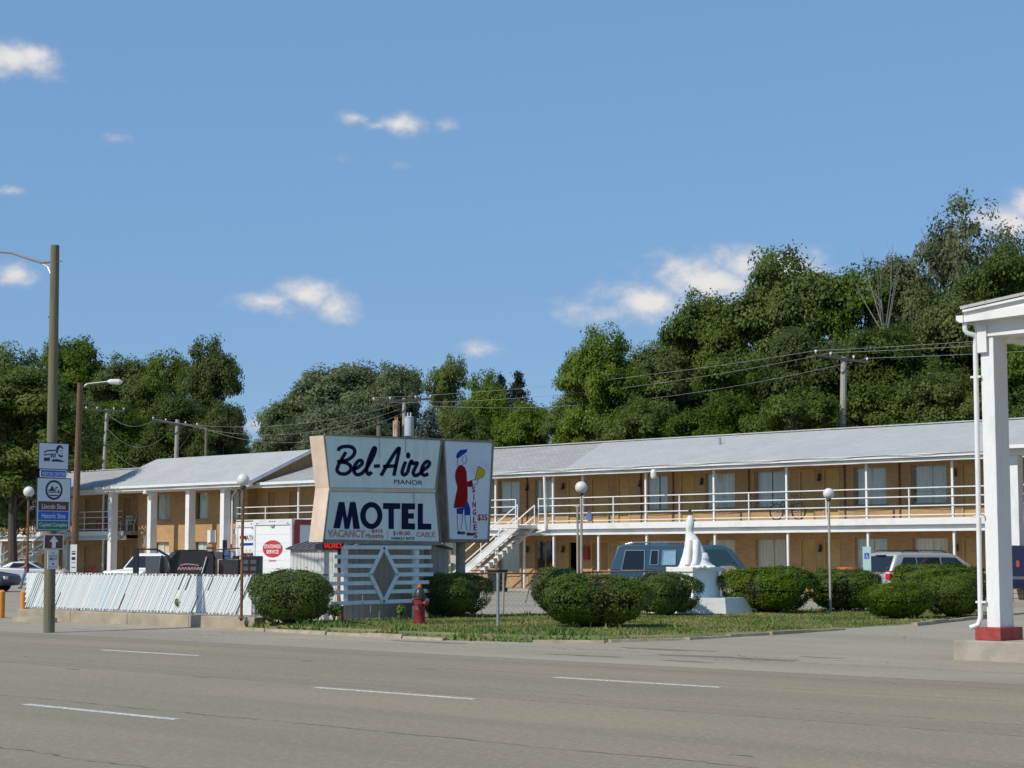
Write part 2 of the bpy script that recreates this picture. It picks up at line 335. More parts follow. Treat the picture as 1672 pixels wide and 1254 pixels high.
M['coat'] = mat('red coat print', (.30, .008, .008), .8, spec=.1); M['ray'] = mat('thin grey ink', (.3, .36, .42), .6); M['rustcan'] = mat('rust-streaked can', (.55, .5, .42), .6, (.4, .16, .05), 3, lo=.42, hi=.55, stretch=(3, 3, .5)); M['wire'] = mat('weathered wire', (.32, .34, .34), .5, metal=.4)
M['kerbstone'] = mat('old kerb', (.42, .355, .25), .95, (.28, .235, .165), 4, bump=.5); M['deckgrey'] = mat('grey deck', (.27, .26, .24), .9, (.2, .19, .17), 2)
M['armgrey'] = mat('dull grey arm', (.2, .2, .2), .6)
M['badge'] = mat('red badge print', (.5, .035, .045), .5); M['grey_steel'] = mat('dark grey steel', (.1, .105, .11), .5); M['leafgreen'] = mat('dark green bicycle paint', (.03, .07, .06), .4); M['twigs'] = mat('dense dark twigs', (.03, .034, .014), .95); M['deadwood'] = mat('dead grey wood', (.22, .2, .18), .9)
# ------------------------------------------------------------------ lettering
def fr(o, right, up): # frame at o with in-plane axes
    right = Vector(right).normalized(); up = Vector(up).normalized(); return Vector(o), right, up, right.cross(up)
def text(s, frame, x, z, h, m, parent, width=None, bold=0.0, align='CENTER', depth=.004, name='lettering', shear=0):
    cu = bpy.data.curves.new('t', 'FONT'); cu.body = s; cu.align_x = 'CENTER'; cu.size = 1; cu.offset = bold; cu.extrude = .001; cu.shear = shear; cu.resolution_u = 3
    ob = bpy.data.objects.new('t', cu); COL.objects.link(ob); dg = bpy.context.evaluated_depsgraph_get(); me = bpy.data.meshes.new_from_object(ob.evaluated_get(dg))
    bpy.data.objects.remove(ob); bpy.data.curves.remove(cu)
    a = np.array([v.co[:] for v in me.vertices]); lo, hi = a.min(0), a.max(0); sy = h / (hi[1] - lo[1]); sx = sy if width is None else width / (hi[0] - lo[0])
    o, r, u, n = frame; cx = (lo[0] + hi[0]) / 2; og = ORG[parent.name]
    for v in me.vertices:
        p = o + r * (x + (v.co.x - cx) * sx) + u * (z + (v.co.y - lo[1]) * sy) + n * (depth if v.co.z > 0 else .0005); v.co = p - og
    me.materials.clear(); me.materials.append(m)
    t = bpy.data.objects.new(name, me); COL.objects.link(t); t.parent = parent; ORG[t.name] = og
    return t
def smooth_path(pts, k=8):
    P = [Vector((p[0], p[1], 0)) for p in pts]; out = []
    for i in range(len(P) - 1):
        a, b, c, d = P[max(i - 1, 0)], P[i], P[i + 1], P[min(i + 2, len(P) - 1)]
        for j in range(k):
            t = j / k; out.append(.5 * ((2 * b) + (c - a) * t + (2 * a - 5 * b + 4 * c - d) * t * t + (3 * b - a - 3 * c + d) * t ** 3))
    out.append(P[-1]); return out
def ribbon(mb, pts, w, fn, k=8, d=0):
    P = smooth_path(pts, k); n = len(mb.v)
    for i, p in enumerate(P):
        t = (P[min(i + 1, len(P) - 1)] - P[max(i - 1, 0)]); t = t.normalized() if t.length else Vector((1, 0, 0)); q = Vector((-t.y, t.x, 0)) * w / 2
        mb.v.append(tuple(fn(p.x + q.x, p.y + q.y, d))); mb.v.append(tuple(fn(p.x - q.x, p.y - q.y, d)))
    for i in range(len(P) - 1): mb.f.append((n + 2 * i, n + 2 * i + 1, n + 2 * i + 3, n + 2 * i + 2))
def disc(mb, cx, cy, rx, ry, fn, n=20, d=0):
    mb.add([fn(cx + rx * math.cos(2 * math.pi * i / n), cy + ry * math.sin(2 * math.pi * i / n), d) for i in range(n)], [tuple(range(n))])
def flat(mb, pts, fn, d=0): mb.add([fn(x, y, d) for x, y in pts], [tuple(range(len(pts)))])
# ------------------------------------------------------------------ ground, road, lot
def sheet(name, m, x0, x1, ys, zs, nx=1, kind='structure'):
    mb = MB(); xs = [x0 + (x1 - x0) * i / nx for i in range(nx + 1)]
    for y, z in zip(ys, zs): mb.v += [(x, y, z) for x in xs]
    k = nx + 1
    for j in range(len(ys) - 1):
        for i in range(nx): mb.f.append((j * k + i, j * k + i + 1, (j + 1) * k + i + 1, (j + 1) * k + i))
    o = mb.build(name, m, org=(0, 0, 0)); o['kind'] = kind; return o
sheet('ground', M['ground'], -2500, 2500, [-600, 2500], [-.04, -.04])
road = sheet('road', M['road'], -500, 300, [-7, 23.3], [0, 0])
lot = sheet('parking_lot', M['lot'], -300, 120, [23.3, 25, 27.2, 31, 36, 140], [.002, .014, .04, .10, .15, .15])
def zlot(y): return float(np.interp(y, [23.3, 25, 27.2, 31, 36], [.002, .014, .04, .10, .15]))
dash = MB().box(-1.5, 1.5, -.055, .055, 0, .004).build('lane_dash', M['lane'], road)
dash.location = (-28.1, 20.08, .0015)
for y, x0, xs in ((20.06, -28.1, (11.5, 23.7, -12.2)), (16.32, -17.55, (0, 12.2, -12.2, -24.4)), (12.1, -17.9, (0, 12.2, -12.2))):
    for dx in xs: inst(dash, road, (x0 + dx, y, .0015))
rp = random.Random(8)
def blob(cx, cy, rx, ry, z, n=26, rough=.35):
    ph = [rp.uniform(0, 6.3) for _ in range(4)]
    pts = []
    for i in range(n):
        t = 2 * math.pi * i / n; r = 1 + rough * (.5 * math.sin(2 * t + ph[0]) + .4 * math.sin(3 * t + ph[1]) + .35 * math.sin(5 * t + ph[2]) + .25 * math.sin(9 * t + ph[3]))
        x, y = cx + rx * r * math.cos(t), cy + ry * r * math.sin(t); pts.append((x, y, z if z else zlot(y) + .004))
    return MB().add(pts, [tuple(range(n))])
for px, py, rx, ry in ((1085, 1062, .9, .22), (1170, 1073, 1.3, .16), (1120, 1079, .55, .08), (700, 1049, .9, .18), (1250, 1078, .5, .1), (1340, 1075, .4, .06), (960, 1070, .8, .09)):
    p = at_z(px, py, .02); blob(p.x, p.y, rx, ry, 0).build('tar_patch', M['patch'], lot)
for px, py, rx, ry in ((1595, 1107, .75, .07), (480, 1124, .0, .0), (330, 1106, .22, .03), (120, 1093, .2, .025), (500, 1080, .22, .02), (700, 1093, .25, .025), (1212, 1234, .12, .015)):
    if rx: p = at_z(px, py, 0); blob(p.x, p.y, rx, ry, .004).build('tar_patch', M['patch'], road)
LAWN = [(-34.5, 27.35), (-31, 27.05), (-27.2, 26.95), (-25.2, 27.3), (-24, 28.1), (-23.3, 29.6), (-23.0, 32), (-22.95, 37.6), (-23.9, 41.5), (-25.6, 48), (-31.6, 47.5), (-32.3, 43.2), (-35.9, 36), (-35.2, 33), (-35.2, 30)]
LZ = .17
def grow(P, e):
    out = []; n = len(P)
    for i in range(n):
        a, b, c = Vector(P[i - 1]), Vector(P[i]), Vector(P[(i + 1) % n]); d1, d2 = (b - a).normalized(), (c - b).normalized(); nn = (Vector((d1.y, -d1.x)) + Vector((d2.y, -d2.x))).normalized(); out.append((b.x + nn.x * e, b.y + nn.y * e))
    return out
LAWN_IN, LAWN_OUT = grow(LAWN, -.3), grow(LAWN, .18); _k = {p: q for p, q in zip(LAWN_OUT, LAWN_IN)}
lawn = MB().prism(LAWN_OUT, lambda x, y: Vector((x, y, 0)), lambda x, y: Vector((*_k[(x, y)], LZ))).build('lawn', M['lawn'], org=(0, 0, 0)); lawn['kind'] = 'structure'
def inside(x, y, P):
    c = np.zeros(x.shape, bool); n = len(P)
    for i in range(n):
        (x1, y1), (x2, y2) = P[i], P[i - 1]
        if y1 == y2: continue
        c ^= ((y1 > y) != (y2 > y)) & (x < (x2 - x1) * (y - y1) / (y2 - y1) + x1)
    return c
kerb = MB().box(-30.01, -30, 27.0, 27.02, -.03, -.01).build('kerb', M['conc2'], org=(0, 0, 0)); kerb['kind'] = 'structure'
path = LAWN[:10]; acc = []
for (a, b) in zip(path[:-1], path[1:]):
    a = Vector((*a, 0)); b = Vector((*b, 0)); n = max(1, round((b - a).length / 1.4))
    for i in range(n):
        p, q = a.lerp(b, i / n), a.lerp(b, (i + 1) / n); d = (q - p).normalized(); out = Vector((d.y, -d.x, 0)); j = rp.uniform(-.03, .03)
        zt = zlot(p.y) + .07 + rp.uniform(-.03, .02) ; z0 = -.03
        mb = MB(); p0 = p + d * .012 + out * (.1 + j); q0 = q - d * .012 + out * (.1 + j + rp.uniform(-.02, .02))
        mb.prism([(0, 0), (1, 0), (1, .17), (0, .17)], lambda s, t: (p0.lerp(q0, s) + out * t) + Vector((0, 0, z0)), lambda s, t: (p0.lerp(q0, s) + out * (t - (.03 if t > .1 else 0))) + Vector((0, 0, zt)))
        if rp.random() > .04: mb.build('kerb_stone', M['kerbstone'], kerb)
def blades(name, m, n, P, hh, seed, wd=.022, dens=None, label=None, cat='grass'):
    g = np.random.default_rng(seed); xs = [p[0] for p in P]; ys = [p[1] for p in P]
    x = g.uniform(min(xs), max(xs), n * 3); y = g.uniform(min(ys), max(ys), n * 3); k = inside(x, y, P)
    if dens is not None: k &= dens(x, y, g)
    x, y = x[k][:n], y[k][:n]; n = len(x); a = g.uniform(0, 6.283, n); h = hh * g.uniform(.5, 1.35, n) * (.75 + .5 * np.abs(np.sin(x * 1.3 + 1.7 * np.sin(y * .9)))); w = wd * g.uniform(.6, 1.3, n); l = g.uniform(.1, .8, n) * h; b = g.uniform(0, 6.283, n)
    v = np.zeros((n, 3, 3)); k2 = inside(x, y, LAWN_IN); z0 = np.where(k2, LZ, np.where(inside(x, y, LAWN), LZ * .6, .05)) - .005
    v[:, 0] = np.stack([x - np.cos(a) * w, y - np.sin(a) * w, z0], 1); v[:, 1] = np.stack([x + np.cos(a) * w, y + np.sin(a) * w, z0], 1)
    v[:, 2] = np.stack([x + np.cos(b) * l, y + np.sin(b) * l, z0 + h], 1)
    return raw(name, v.reshape(-1, 3), n, 3, m)
def raw(name, v, n, k, m, parent=None):
    me = bpy.data.meshes.new(name); me.vertices.add(n * k); me.vertices.foreach_set('co', np.ascontiguousarray(v, dtype=np.float32).ravel()); me.loops.add(n * k); me.loops.foreach_set('vertex_index', np.arange(n * k, dtype=np.int32))
    me.polygons.add(n); me.polygons.foreach_set('loop_start', np.arange(0, n * k, k, dtype=np.int32)); me.update(calc_edges=True); me.validate(); me.materials.append(m)
    o = bpy.data.objects.new(name, me); COL.objects.link(o); ORG[o.name] = Vector()
    if parent: o.parent = parent
    return o
tag(blades('lawn_grass', M['blade'], 75000, grow(LAWN, .1), .042, 3), 'short patchy grass covering the lawn around the bushes', 'grass', kind='stuff')
front = lambda x, y, g: (g.random(x.shape) < np.clip(1.25 - (y - 26.9) * .55, .03, 1)) & (np.sin(x * 2.1) + np.sin(x * .77 + 2) + np.sin(x * 5.3) * .6 + .5 > 0)
tag(blades('kerb_weeds', M['weed'], 9000, grow(LAWN, .16), .12, 9, .035, front), 'ragged weeds growing over the lawn edge at the kerb', 'weeds', kind='stuff')
# ------------------------------------------------------------------ the motel
YP, YW = 63.0, 64.6                                    # post line, front wall
motel = thing('motel_building', 'long two-storey tan brick motel with white balcony railing and grey shingle roof', 'building', (-60, 66, .1))
def wall_holes(x0, x1, z0, z1, y, th, holes):
    xs = sorted({x0, x1, *[h[0] for h in holes], *[h[1] for h in holes]}); zs = sorted({z0, z1, *[h[2] for h in holes], *[h[3] for h in holes]}); mb = MB()
    for a, b in zip(xs[:-1], xs[1:]):
        run = None
        for c, d in zip(zs[:-1], zs[1:]):
            mx, mz = (a + b) / 2, (c + d) / 2
            solid = not any(h[0] < mx < h[1] and h[2] < mz < h[3] for h in holes)
            if solid: run = (run[0], d) if run else (c, d)
            elif run: mb.box(a, b, y, y + th, *run); run = None
        if run: mb.box(a, b, y, y + th, *run)
    return mb
pane_m = bpy.data.materials.new('window pane'); pane_m.use_nodes = True
_n = pane_m.node_tree.nodes; _l = pane_m.node_tree.links; _t = _n.new('ShaderNodeBsdfTransparent'); _g = _n.new('ShaderNodeBsdfGlossy'); _g.inputs['Roughness'].default_value = .03; _x = _n.new('ShaderNodeMixShader'); _x.inputs[0].default_value = .1
_l.new(_t.outputs[0], _x.inputs[1]); _l.new(_g.outputs[0], _x.inputs[2]); _l.new(_x.outputs[0], _n['Material Output'].inputs[0]); _n.remove(_n['Principled BSDF'])
rw = random.Random(21)
def curtain(mb, x0, x1, z0, z1, y, gap=0):
    n = int((x1 - x0) / .035); n0 = len(mb.v); ph = rw.uniform(0, 6)
    for i in range(n + 1):
        x = x0 + (x1 - x0) * i / n; d = .035 * math.sin(i * 1.35 + ph + .7 * math.sin(i * .31)) ; mb.v += [(x, y + d, z0), (x + .01 * math.sin(i), y + d * .5, z1)]
    for i in range(n): mb.f.append((n0 + 2 * i, n0 + 2 * i + 2, n0 + 2 * i + 3, n0 + 2 * i + 1))
def window(x0, x1, z0, z1, y, cm, style=0, parent=None):
    parent = parent or motel; t = .045; mb = MB()
    for a in ((x0, x1, z0, z0 + t), (x0, x1, z1 - t, z1), (x0, x0 + t, z0 + t, z1 - t), (x1 - t, x1, z0 + t, z1 - t)): mb.box(a[0], a[1], y + .06, y + .12, a[2], a[3])
    m_ = (x0 + x1) / 2
    if style == 3: mb.box(m_ - .02, m_ + .02, y + .065, y + .115, z0 + t, z1 - t)
    w = mb.build('window', M['frame'], parent)
    MB().add([(x0 + t, y + .09, z0 + t), (x1 - t, y + .09, z0 + t), (x1 - t, y + .09, z1 - t), (x0 + t, y + .09, z1 - t)], [(0, 1, 2, 3)]).build('pane', pane_m, w)
    c = MB(); a, b = x0 + .02, x1 - .02
    if style == 1: curtain(c, a + .22, b, z0, z1, y + .2)
    elif style == 3: curtain(c, b - .25, b, z0, z1, y + .2)
    else: curtain(c, a + rw.choice((0, 0, .1)), m_ + rw.uniform(-.05, .05), z0, z1, y + .2); curtain(c, m_ - .08 + rw.uniform(.0, .12), b, z0, z1, y + .24)
    c.build('curtain', cm, w, smooth=True)
    MB().box(x0 - .1, x1 + .1, y + .24, y + .9, z0 - .1, z0 - .05).box(x0 - .1, x1 + .1, y + .85, y + .9, z0, z1).build('room_back', M['dark'], w)
    return w
def door(x0, x1, z0, z1, y, m, fm=None, open_=False):
    mb = MB(); t = .07
    mb.box(x0, x0 + t, y - .02, y + .14, z0, z1).box(x1 - t, x1, y - .02, y + .14, z0, z1).box(x0 + t, x1 - t, y - .02, y + .14, z1 - t, z1)
    d = mb.build('door', fm or M['door'], motel)
    if open_: MB().box(x0 + t, x1 - t, y + .5, y + .52, z0, z1 - t).build('dark_opening', M['dark'], d)
    else:
        MB().box(x0 + t, x1 - t, y + .05, y + .1, z0, z1 - t).build('leaf', m, d)
        MB().lathe([(.028, 0), (.028, -.05), (.034, -.055), (.034, -.085), (.01, -.09)], (x0 + t + .09, y + .05, z0 + 1.0), 8, 'y').build('handle', M['chrome'], d)
        if z1 - z0 > 2: MB().box((x0 + x1) / 2 - .05, (x0 + x1) / 2 + .05, y + .035, y + .048, z0 + 1.62, z0 + 1.7).build('number_plate', M['frame'], d)
    return d
UW = [(-112.5, -110.9), (-108, -106.5), (-104.2, -102.7), (-100.2, -98.8), (-95.4, -94.1), (-75.6, -74.1), (-72.6, -71.1), (-66, -64.6), (-62.0, -60.6), (-59.6, -58.35), (-52.75, -51.5), (-49.4, -47.8), (-46.75, -45.15), (-41.75, -40.2), (-39.05, -37.45), (-33.8, -32.3), (-31.2, -29.7), (-26, -24.5)]
UD = [(-106, -105.2), (-102.2, -101.4), (-97.5, -96.7), (-93.4, -92.5), (-79.7, -78.9), (-77.9, -77.1), (-70, -69.2), (-68.4, -67.6), (-57.5, -56.8), (-56.05, -54.95), (-54.45, -53.7), (-50.8, -50.0), (-44.45, -43.65), (-43.25, -42.45), (-36.8, -36.0), (-35.6, -34.8), (-28.6, -27.8)]
holes = [(a, b, 3.84, 5.42) for a, b in UW] + [(a, b, 3.27, 5.4) for a, b in UD] + [(a, b, .9, 2.52) for a, b in UW] + [(a, b, .29, 2.48) for a, b in UD]
X0, X1 = -114.0, -16.0
wall_holes(X0, X1, .28, 5.62, YW, .22, holes).build('wall', M['brick'], motel)
MB().box(X0, X0 + .22, YW + .222, 72.3, .28, 5.62).build('wall', M['brick'], motel); MB().box(X1 - .22, X1, YW + .222, 72.3, .28, 5.62).build('wall', M['brick'], motel); MB().box(X0, X1, 72.3, 72.5, .28, 5.62).build('wall', M['brick'], motel)
MB().box(X0 - .2, X1, 62.85, 72.6, .06, .28).build('walkway_slab', M['conc2'], motel)
for i, (a, b) in enumerate(UW):
    window(a, b, 3.84, 5.42, YW, M['curtain'], 1 if i == 7 else 0)
    window(a, b, .9, 2.52, YW, M['curtain_w'] if i in (12, 11, 14) else M['curtain'], 3 if i == 9 else 0)
    for zz in (3.84, .9): MB().box(a - .06, b + .06, YW - .05, YW + .05, zz - .07, zz).build('window_sill', M['brick'], motel)
for i, (a, b) in enumerate(UD):
    door(a, b, 3.27, 5.4, YW, M['doorpanel'] if a < -90 or -80 < a < -77 else M['door'])
    door(a, b, .29, 2.48, YW, M['doorpanel'] if i in (9,) or a < -60 else M['door'], open_=(i == 8))
for x in (-53.2, -43.55, -50.0 + .3, -57.9, -37.2, -35.2, -69, -60.2):
    for z in (5.0, 2.05):
        MB().box(x + .1, x + .2, YW - .1, YW - .002, z, z + .2).lathe([(.06, -.12), (.09, -.1), (.05, 0)], (x + .15, YW - .1, z + .02), 8).build('wall_lamp', M['blackmetal'], motel)
for x in (-61.0 + .9, -53.05, -46.95 - .1, -51.2, -42.2, -39.6, -72, -64, -33.9):
    MB().box(x, x + .06, YW - .06, YW - .004, 3.27, 5.6).build('conduit', M['rust'], motel)
# deck, fascias, posts, rails
def deck(a, b):
    MB().box(a, b, 63.0, YW, 3.03, 3.26).build('balcony_deck', M['deckgrey'], motel)
    MB().box(a, b, 62.92, 62.997, 3.0, 3.262).build('fascia', M['white'], motel)
    MB().box(a, b, 63.1, 63.2, 2.80, 3.0).build('fascia', M['trim'], motel)
    MB().box(a, b, 62.96, 63.2, 2.74, 2.8).build('fascia', M['white'], motel)
    MB().box(a, b, 63.2, YW, 2.78, 2.82).build('balcony_soffit', M['frame'], motel)
deck(-114, -91.0); deck(-80.6, X1)
posts = [-60.7, -57.02, -51.5, -47.75, -44.0, -40.15, -36.3, -32.5, -28.7, -24.9, -21.1, -64.4, -68.1, -71.8, -75.2, -93.2, -97.0, -100.8, -104.5, -108.2]
pup = MB().box(-.045, .045, -.045, .045, 3.26, 5.56).build('post', M['white'], motel); pup.location = Vector((posts[0], 63.06, 0)) - ORG[motel.name]; ORG[pup.name] = Vector()
pup.data.transform(Matrix.Translation(ORG[motel.name]))
pdn = MB().box(-.045, .045, -.045, .045, .28, 2.75).build('post', M['white'], motel); pdn.data.transform(Matrix.Translation(ORG[motel.name])); pdn.location = Vector((posts[0], 63.1, 0)) - ORG[motel.name]
for x in posts[1:]:
    inst(pup, motel, (x, 63.06, 0)); inst(pdn, motel, (x, 63.1, 0))
inst(pup, motel, (-55.2, 63.06, 0)); inst(pdn, motel, (-54.3, 63.1, 0))
pm = MB().box(-.025, .025, -.025, .025, 3.26, 4.44).build('rail_post', M['white'], motel); pm.data.transform(Matrix.Translation(ORG[motel.name]))
mids = [-53.35, -49.6, -45.9, -42.05, -38.2, -34.4, -30.6, -26.8, -62.5, -59.35, -66.2, -70, -77.9, -80.4, -57.9, -95.1, -92.0]; pm.location = Vector((mids[0], 63.02, 0)) - ORG[motel.name]
for x in mids[1:]: inst(pm, motel, (x, 63.02, 0))
for a, b in ((-57.9, X1), (-80.4, -59.35), (-96.3, -91.2)):
    for z in (4.43, 4.09, 3.73, 3.38): MB().bar((a, 63.0, z), (b, 63.0, z), .036, .042).build('rail', M['white'], motel)
# roof
def roof_piece(name, poly_eave, poly_ridge, m, th=.1, back=True):
    pass
EY, EZ, RY, RZ = 62.72, 5.72, 68.5, 7.32
def slope(name, a, b, c, d, m, th=.11):
    q = [Vector(p) for p in (a, b, c, d)]; return MB().add([p for p in q] + [p - Vector((0, 0, th)) for p in q], [(0, 1, 2, 3), (7, 6, 5, 4), (0, 4, 5, 1), (1, 5, 6, 2), (2, 6, 7, 3), (3, 7, 4, 0)]).build(name, m, motel)
slope('roof', (X0 - .4, EY, EZ), (-56.0, EY, EZ), (-58.6, RY, RZ), (X0 - .4, RY, RZ), M['shingle_old'])
slope('roof', (-55.995, EY, EZ + .02), (X1 + .4, EY, EZ + .02), (X1 + .4, RY, RZ + .02), (-58.595, RY, RZ + .02), M['shingle'])
slope('roof', (X1 + .4, RY + .003, RZ), (X1 + .4, 74.3, EZ), (X0 - .4, 74.3, EZ), (X0 - .4, RY + .003, RZ), M['shingle_old'])
MB().bar((X0 - .4, RY, RZ + .03), (X1 + .4, RY, RZ + .05), .3, .05).build('ridge_cap', M['shingle'], motel)
MB().box(X0 - .4, X1 + .4, 62.6, 62.7, 5.6, 5.735).build('gutter', M['white'], motel)
MB().box(X0 - .4, X1 + .4, 62.72, 62.85, 5.44, 5.60).build('eave_fascia', M['trim'], motel)
MB().box(X0 - .3, X1 + .3, 62.86, YW, 5.52, 5.56).build('soffit', M['frame'], motel)
for z, w in ((5.55, .012), (5.68, .012)): MB().tube([(x, 62.58 - .02 * ((i * 7) % 3), z + .02 * math.sin(i * 2.1) + .02) for i, x in enumerate(np.linspace(-66, -18, 40))], w, 5).build('eave_cable', M['asph_black'], motel)
for gx in (-70.5, -66.5, -50):  # downspout-like roof vents behind the ridge
    MB().tube([(gx, 66.5, 6.7), (gx, 66.5, 7.1)], .06, 8).build('roof_vent', M['steel'], motel)
# downspout by the stairs
dx = -57.3
MB().tube([(dx, 62.75, 5.5), (dx, 62.85, 3.2), (dx, 62.85, 2.98), (dx - 1.35, 62.9, 2.72), (dx - 1.45, 62.95, 2.55), (dx - 1.45, 62.95, .3)], .06, 8).build('downspout', M['white'], motel)
# entrance block with the square columns
BW = 64.0
hb = [(-89.3, -87.9, 3.86, 5.42), (-85.5, -84.3, 3.86, 5.42), (-82.2, -81.2, 3.86, 5.42), (-89.3, -87.9, 1.2, 2.6), (-85.5, -84.3, 1.2, 2.6)]
wall_holes(-91.0, -80.7, .281, 5.6, BW, .25, hb).build('wall', M['brick'], motel)
MB().box(-80.95, -80.7, BW + .252, YW - .002, .281, 5.6).build('wall', M['brick'], motel); MB().box(-91, -90.75, BW + .252, YW - .002, .281, 5.6).build('wall', M['brick'], motel)
for i, h in enumerate(hb): window(*h, BW, M['curtain_w'] if i == 3 else M['curtain'], 1 if i == 1 else 0); MB().box(h[0] - .06, h[1] + .06, BW - .05, BW + .05, h[2] - .07, h[2]).build('window_sill', M['brick'], motel)
for x in (-91.4, -87.5, -83.9, -80.75):
    MB().box(x - .17, x + .17, 62.28, 62.74, .28, 5.45).build('column', M['stucco'], motel, bevel=.015)
MB().box(-92.2, -80.3, 62.22, 62.8, 5.45, 5.72).build('portico_beam', M['white'], motel)
PX0, PX1, PEY, PEZ, PRY, PRZ = -92.4, -78.0, 61.95, 5.80, 66.3, 7.66
slope('portico_roof', (PX0, PEY, PEZ), (PX1, PEY, PEZ), (PX1, PRY, PRZ), (PX0, PRY, PRZ), M['shingle']); slope('portico_roof', (PX1, PRY + .003, PRZ), (PX1, 2 * PRY - PEY, PEZ), (PX0, 2 * PRY - PEY, PEZ), (PX0, PRY + .003, PRZ), M['shingle'])
MB().box(PX0, PX1, PEY - .12, PEY - .003, PEZ - .12, PEZ + .012).build('gutter', M['white'], motel)
MB().box(PX0, PX1, PEY, PEY + .24, PEZ - .28, PEZ - .13).build('eave_fascia', M['trim'], motel)
for s in (-1, 1):
    MB().bar((PX1 + .03, PRY + s * 4.4, PEZ - .11), (PX1 + .03, PRY, PRZ - .06), .05, .2, up=(0, -s, 1)).build('rake_board', M['trim'], motel)
MB().prism([(PEY + .3, 5.6), (2 * PRY - PEY - .3, 5.6), (PRY, PRZ - .2)], lambda a, b: Vector((PX1 - .35, a, b)), lambda a, b: Vector((PX1 - .25, a, b))).build('gable_wall', M['doorpanel'], motel)
MB().tube([(-80.3, 62.1, 5.6), (-79.9, 62.6, 5.35), (-80.45, 62.75, 5.1), (-80.45, 62.75, .3)], .05, 8).build('downspout', M['white'], motel)
MB().box(-84.15, -83.4, 63.9, 63.99, 2.55, 3.25).build('notice_board', M['flag'], motel); MB().box(-90.2, -89.95, 63.85, 63.99, 2.4, 3.0).build('meter_box', M['steel'], motel)
# right hand entrance: stucco column on a block plinth
for x in (-32.55, -28.6):
    MB().box(x - .2, x + .2, 60.8, 61.2, .75, 5.4).build('column', M['stucco'], motel, bevel=.015); MB().box(x - .24, x + .24, 60.76, 61.24, .6, .75).build('column_base', M['terra'], motel)
MB().box(-32.85, -17, 60.7, 61.3, 5.4, 5.72).build('portico_beam', M['white'], motel)
slope('portico_roof', (-33.0, 60.3, 5.75), (-16.5, 60.3, 5.75), (-16.5, 66.6, 6.93), (-33.0, 66.6, 6.93), M['shingle'])
MB().box(-33.0, -16.5, 60.18, 60.295, 5.63, 5.76).build('gutter', M['white'], motel)
for i in range(3):
    for j in range(11): MB().box(-32.9 + j * .42, -32.9 + j * .42 + .4, 60.5 + .0, 61.3, .1 + i * .17, .1 + i * .17 + .155).build('plinth_block', M['conc2'], motel)
# stairs
def stairs(top, d, run, rise, side, width, n, m):
    top = Vector(top); d = Vector(d).normalized(); side = Vector(side).normalized(); bot = top + d * run - Vector((0, 0, rise)); st = None
    for s in (0, 1):
        o = side * (width * s); mb = MB().bar(top + o, bot + o, .05, .3)
        if st is None: st = mb.build('staircase', M['trim'], motel)
        else: mb.build('stringer', M['trim'], st)
    for i in range(n):
        p = top.lerp(bot, (i + .5) / n) + Vector((0, 0, .04)); q = p + side * width; MB().bar(p + side * .03, q - side * .03, .26, .045).build('tread', M['conc2'], st)
    for s in (0, 1):
        o = side * (width * s)
        for hh in (.95, .45): MB().bar(top + o + Vector((0, 0, hh)), bot + o + Vector((0, 0, hh)), .045, .05).build('handrail', M['white'], st)
        for i in range(5): p = top.lerp(bot, i / 4) + o; MB().bar(p, p + Vector((0, 0, .95)), .04, .04).build('newel', M['white'], st)
    return st
stairs((-57.95, 62.8, 3.18), (-1, 0, 0), 4.7, 2.95, (0, -1, 0), 1.15, 16, 0)
stairs((-96.4, 62.85, 3.18), (0, -1, 0), 5.0, 2.95, (-1, 0, 0), 1.2, 16, 0)
MB().box(-59.4, -57.9, 61.6, 62.9, 3.05, 3.2).build('stair_landing', M['trim'], motel)
# small fittings on the motel
MB().tube([(-50.45, 62.6, 5.5), (-50.45, 62.4, 5.52)], .02, 6).lathe([(.10, -.28), (.13, -.2), (.13, 0), (.09, .1), (.03, .12)], (-50.45, 62.3, 5.42), 12).build('eave_floodlight', M['globe'], motel)
MB().lathe([(.11, -.14), (.15, -.1), (.12, 0), (.04, .08)], (-87.5, 62.0, 5.45), 12).build('eave_floodlight', M['globe'], motel)
MB().box(-56.52, -56.12, YW - .15, YW - .004, 1.62, 2.2).build('extinguisher_cabinet', M['redpaint'], motel)
# ------------------------------------------------------------------ motel sign
XF = -34.3
def sgn(x, y): p = at_x(x, y, XF); return p.y, p.z
sign = thing('motel_sign', 'tall white motel sign with navy script lettering in an hourglass cabinet', 'sign', (XF - .22, 31.6, LZ))
def P4(cx, cy): return sgn(490 + cx / 5.067, 690 + cy / 5.067)       # read off an enlarged view
def on_face(d0):
    def fn(cx, cy, d=0): y, z = P4(cx, cy); return Vector((XF + d0 + d, y, z))
    return fn
def yz(px, py): return sgn(px, py)
OUT = [yz(528, 711), yz(537.5, 797), yz(527, 885), yz(720.5, 888.5), yz(711, 800), yz(722, 719)]
OUT = OUT[::-1]
MB().prism(OUT, lambda a, b: Vector((XF - .45, a, b)), lambda a, b: Vector((XF - .02, a, b))).build('cabinet', M['cabinet'], sign)
zm = (OUT[1][1] + OUT[4][1]) / 2
def capq(i, j): # cream end cap along the road end
    (a, b), (c, d) = i, j
    return MB().prism([(a - .02, b), (c - .02, d), (c + .012, d), (a + .012, b)], lambda q, w: Vector((XF - .5, q, w)), lambda q, w: Vector((XF + .015, q, w)))
capq(OUT[5], OUT[4]).build('end_cap', M['cream'], sign); capq(OUT[4], (OUT[3][0], OUT[3][1])).build('end_cap', M['cream'], sign)
def panel(pts, name, m=None, t=.02): return MB().prism(pts, lambda a, b: Vector((XF - .018, a, b)), lambda a, b: Vector((XF - .018 + t, a, b))).build(name, m or M['signface'], sign)
up_p = panel([P4(208, 105), P4(250, 535), P4(1115, 548), P4(1165, 148)][::-1], 'upper_panel')
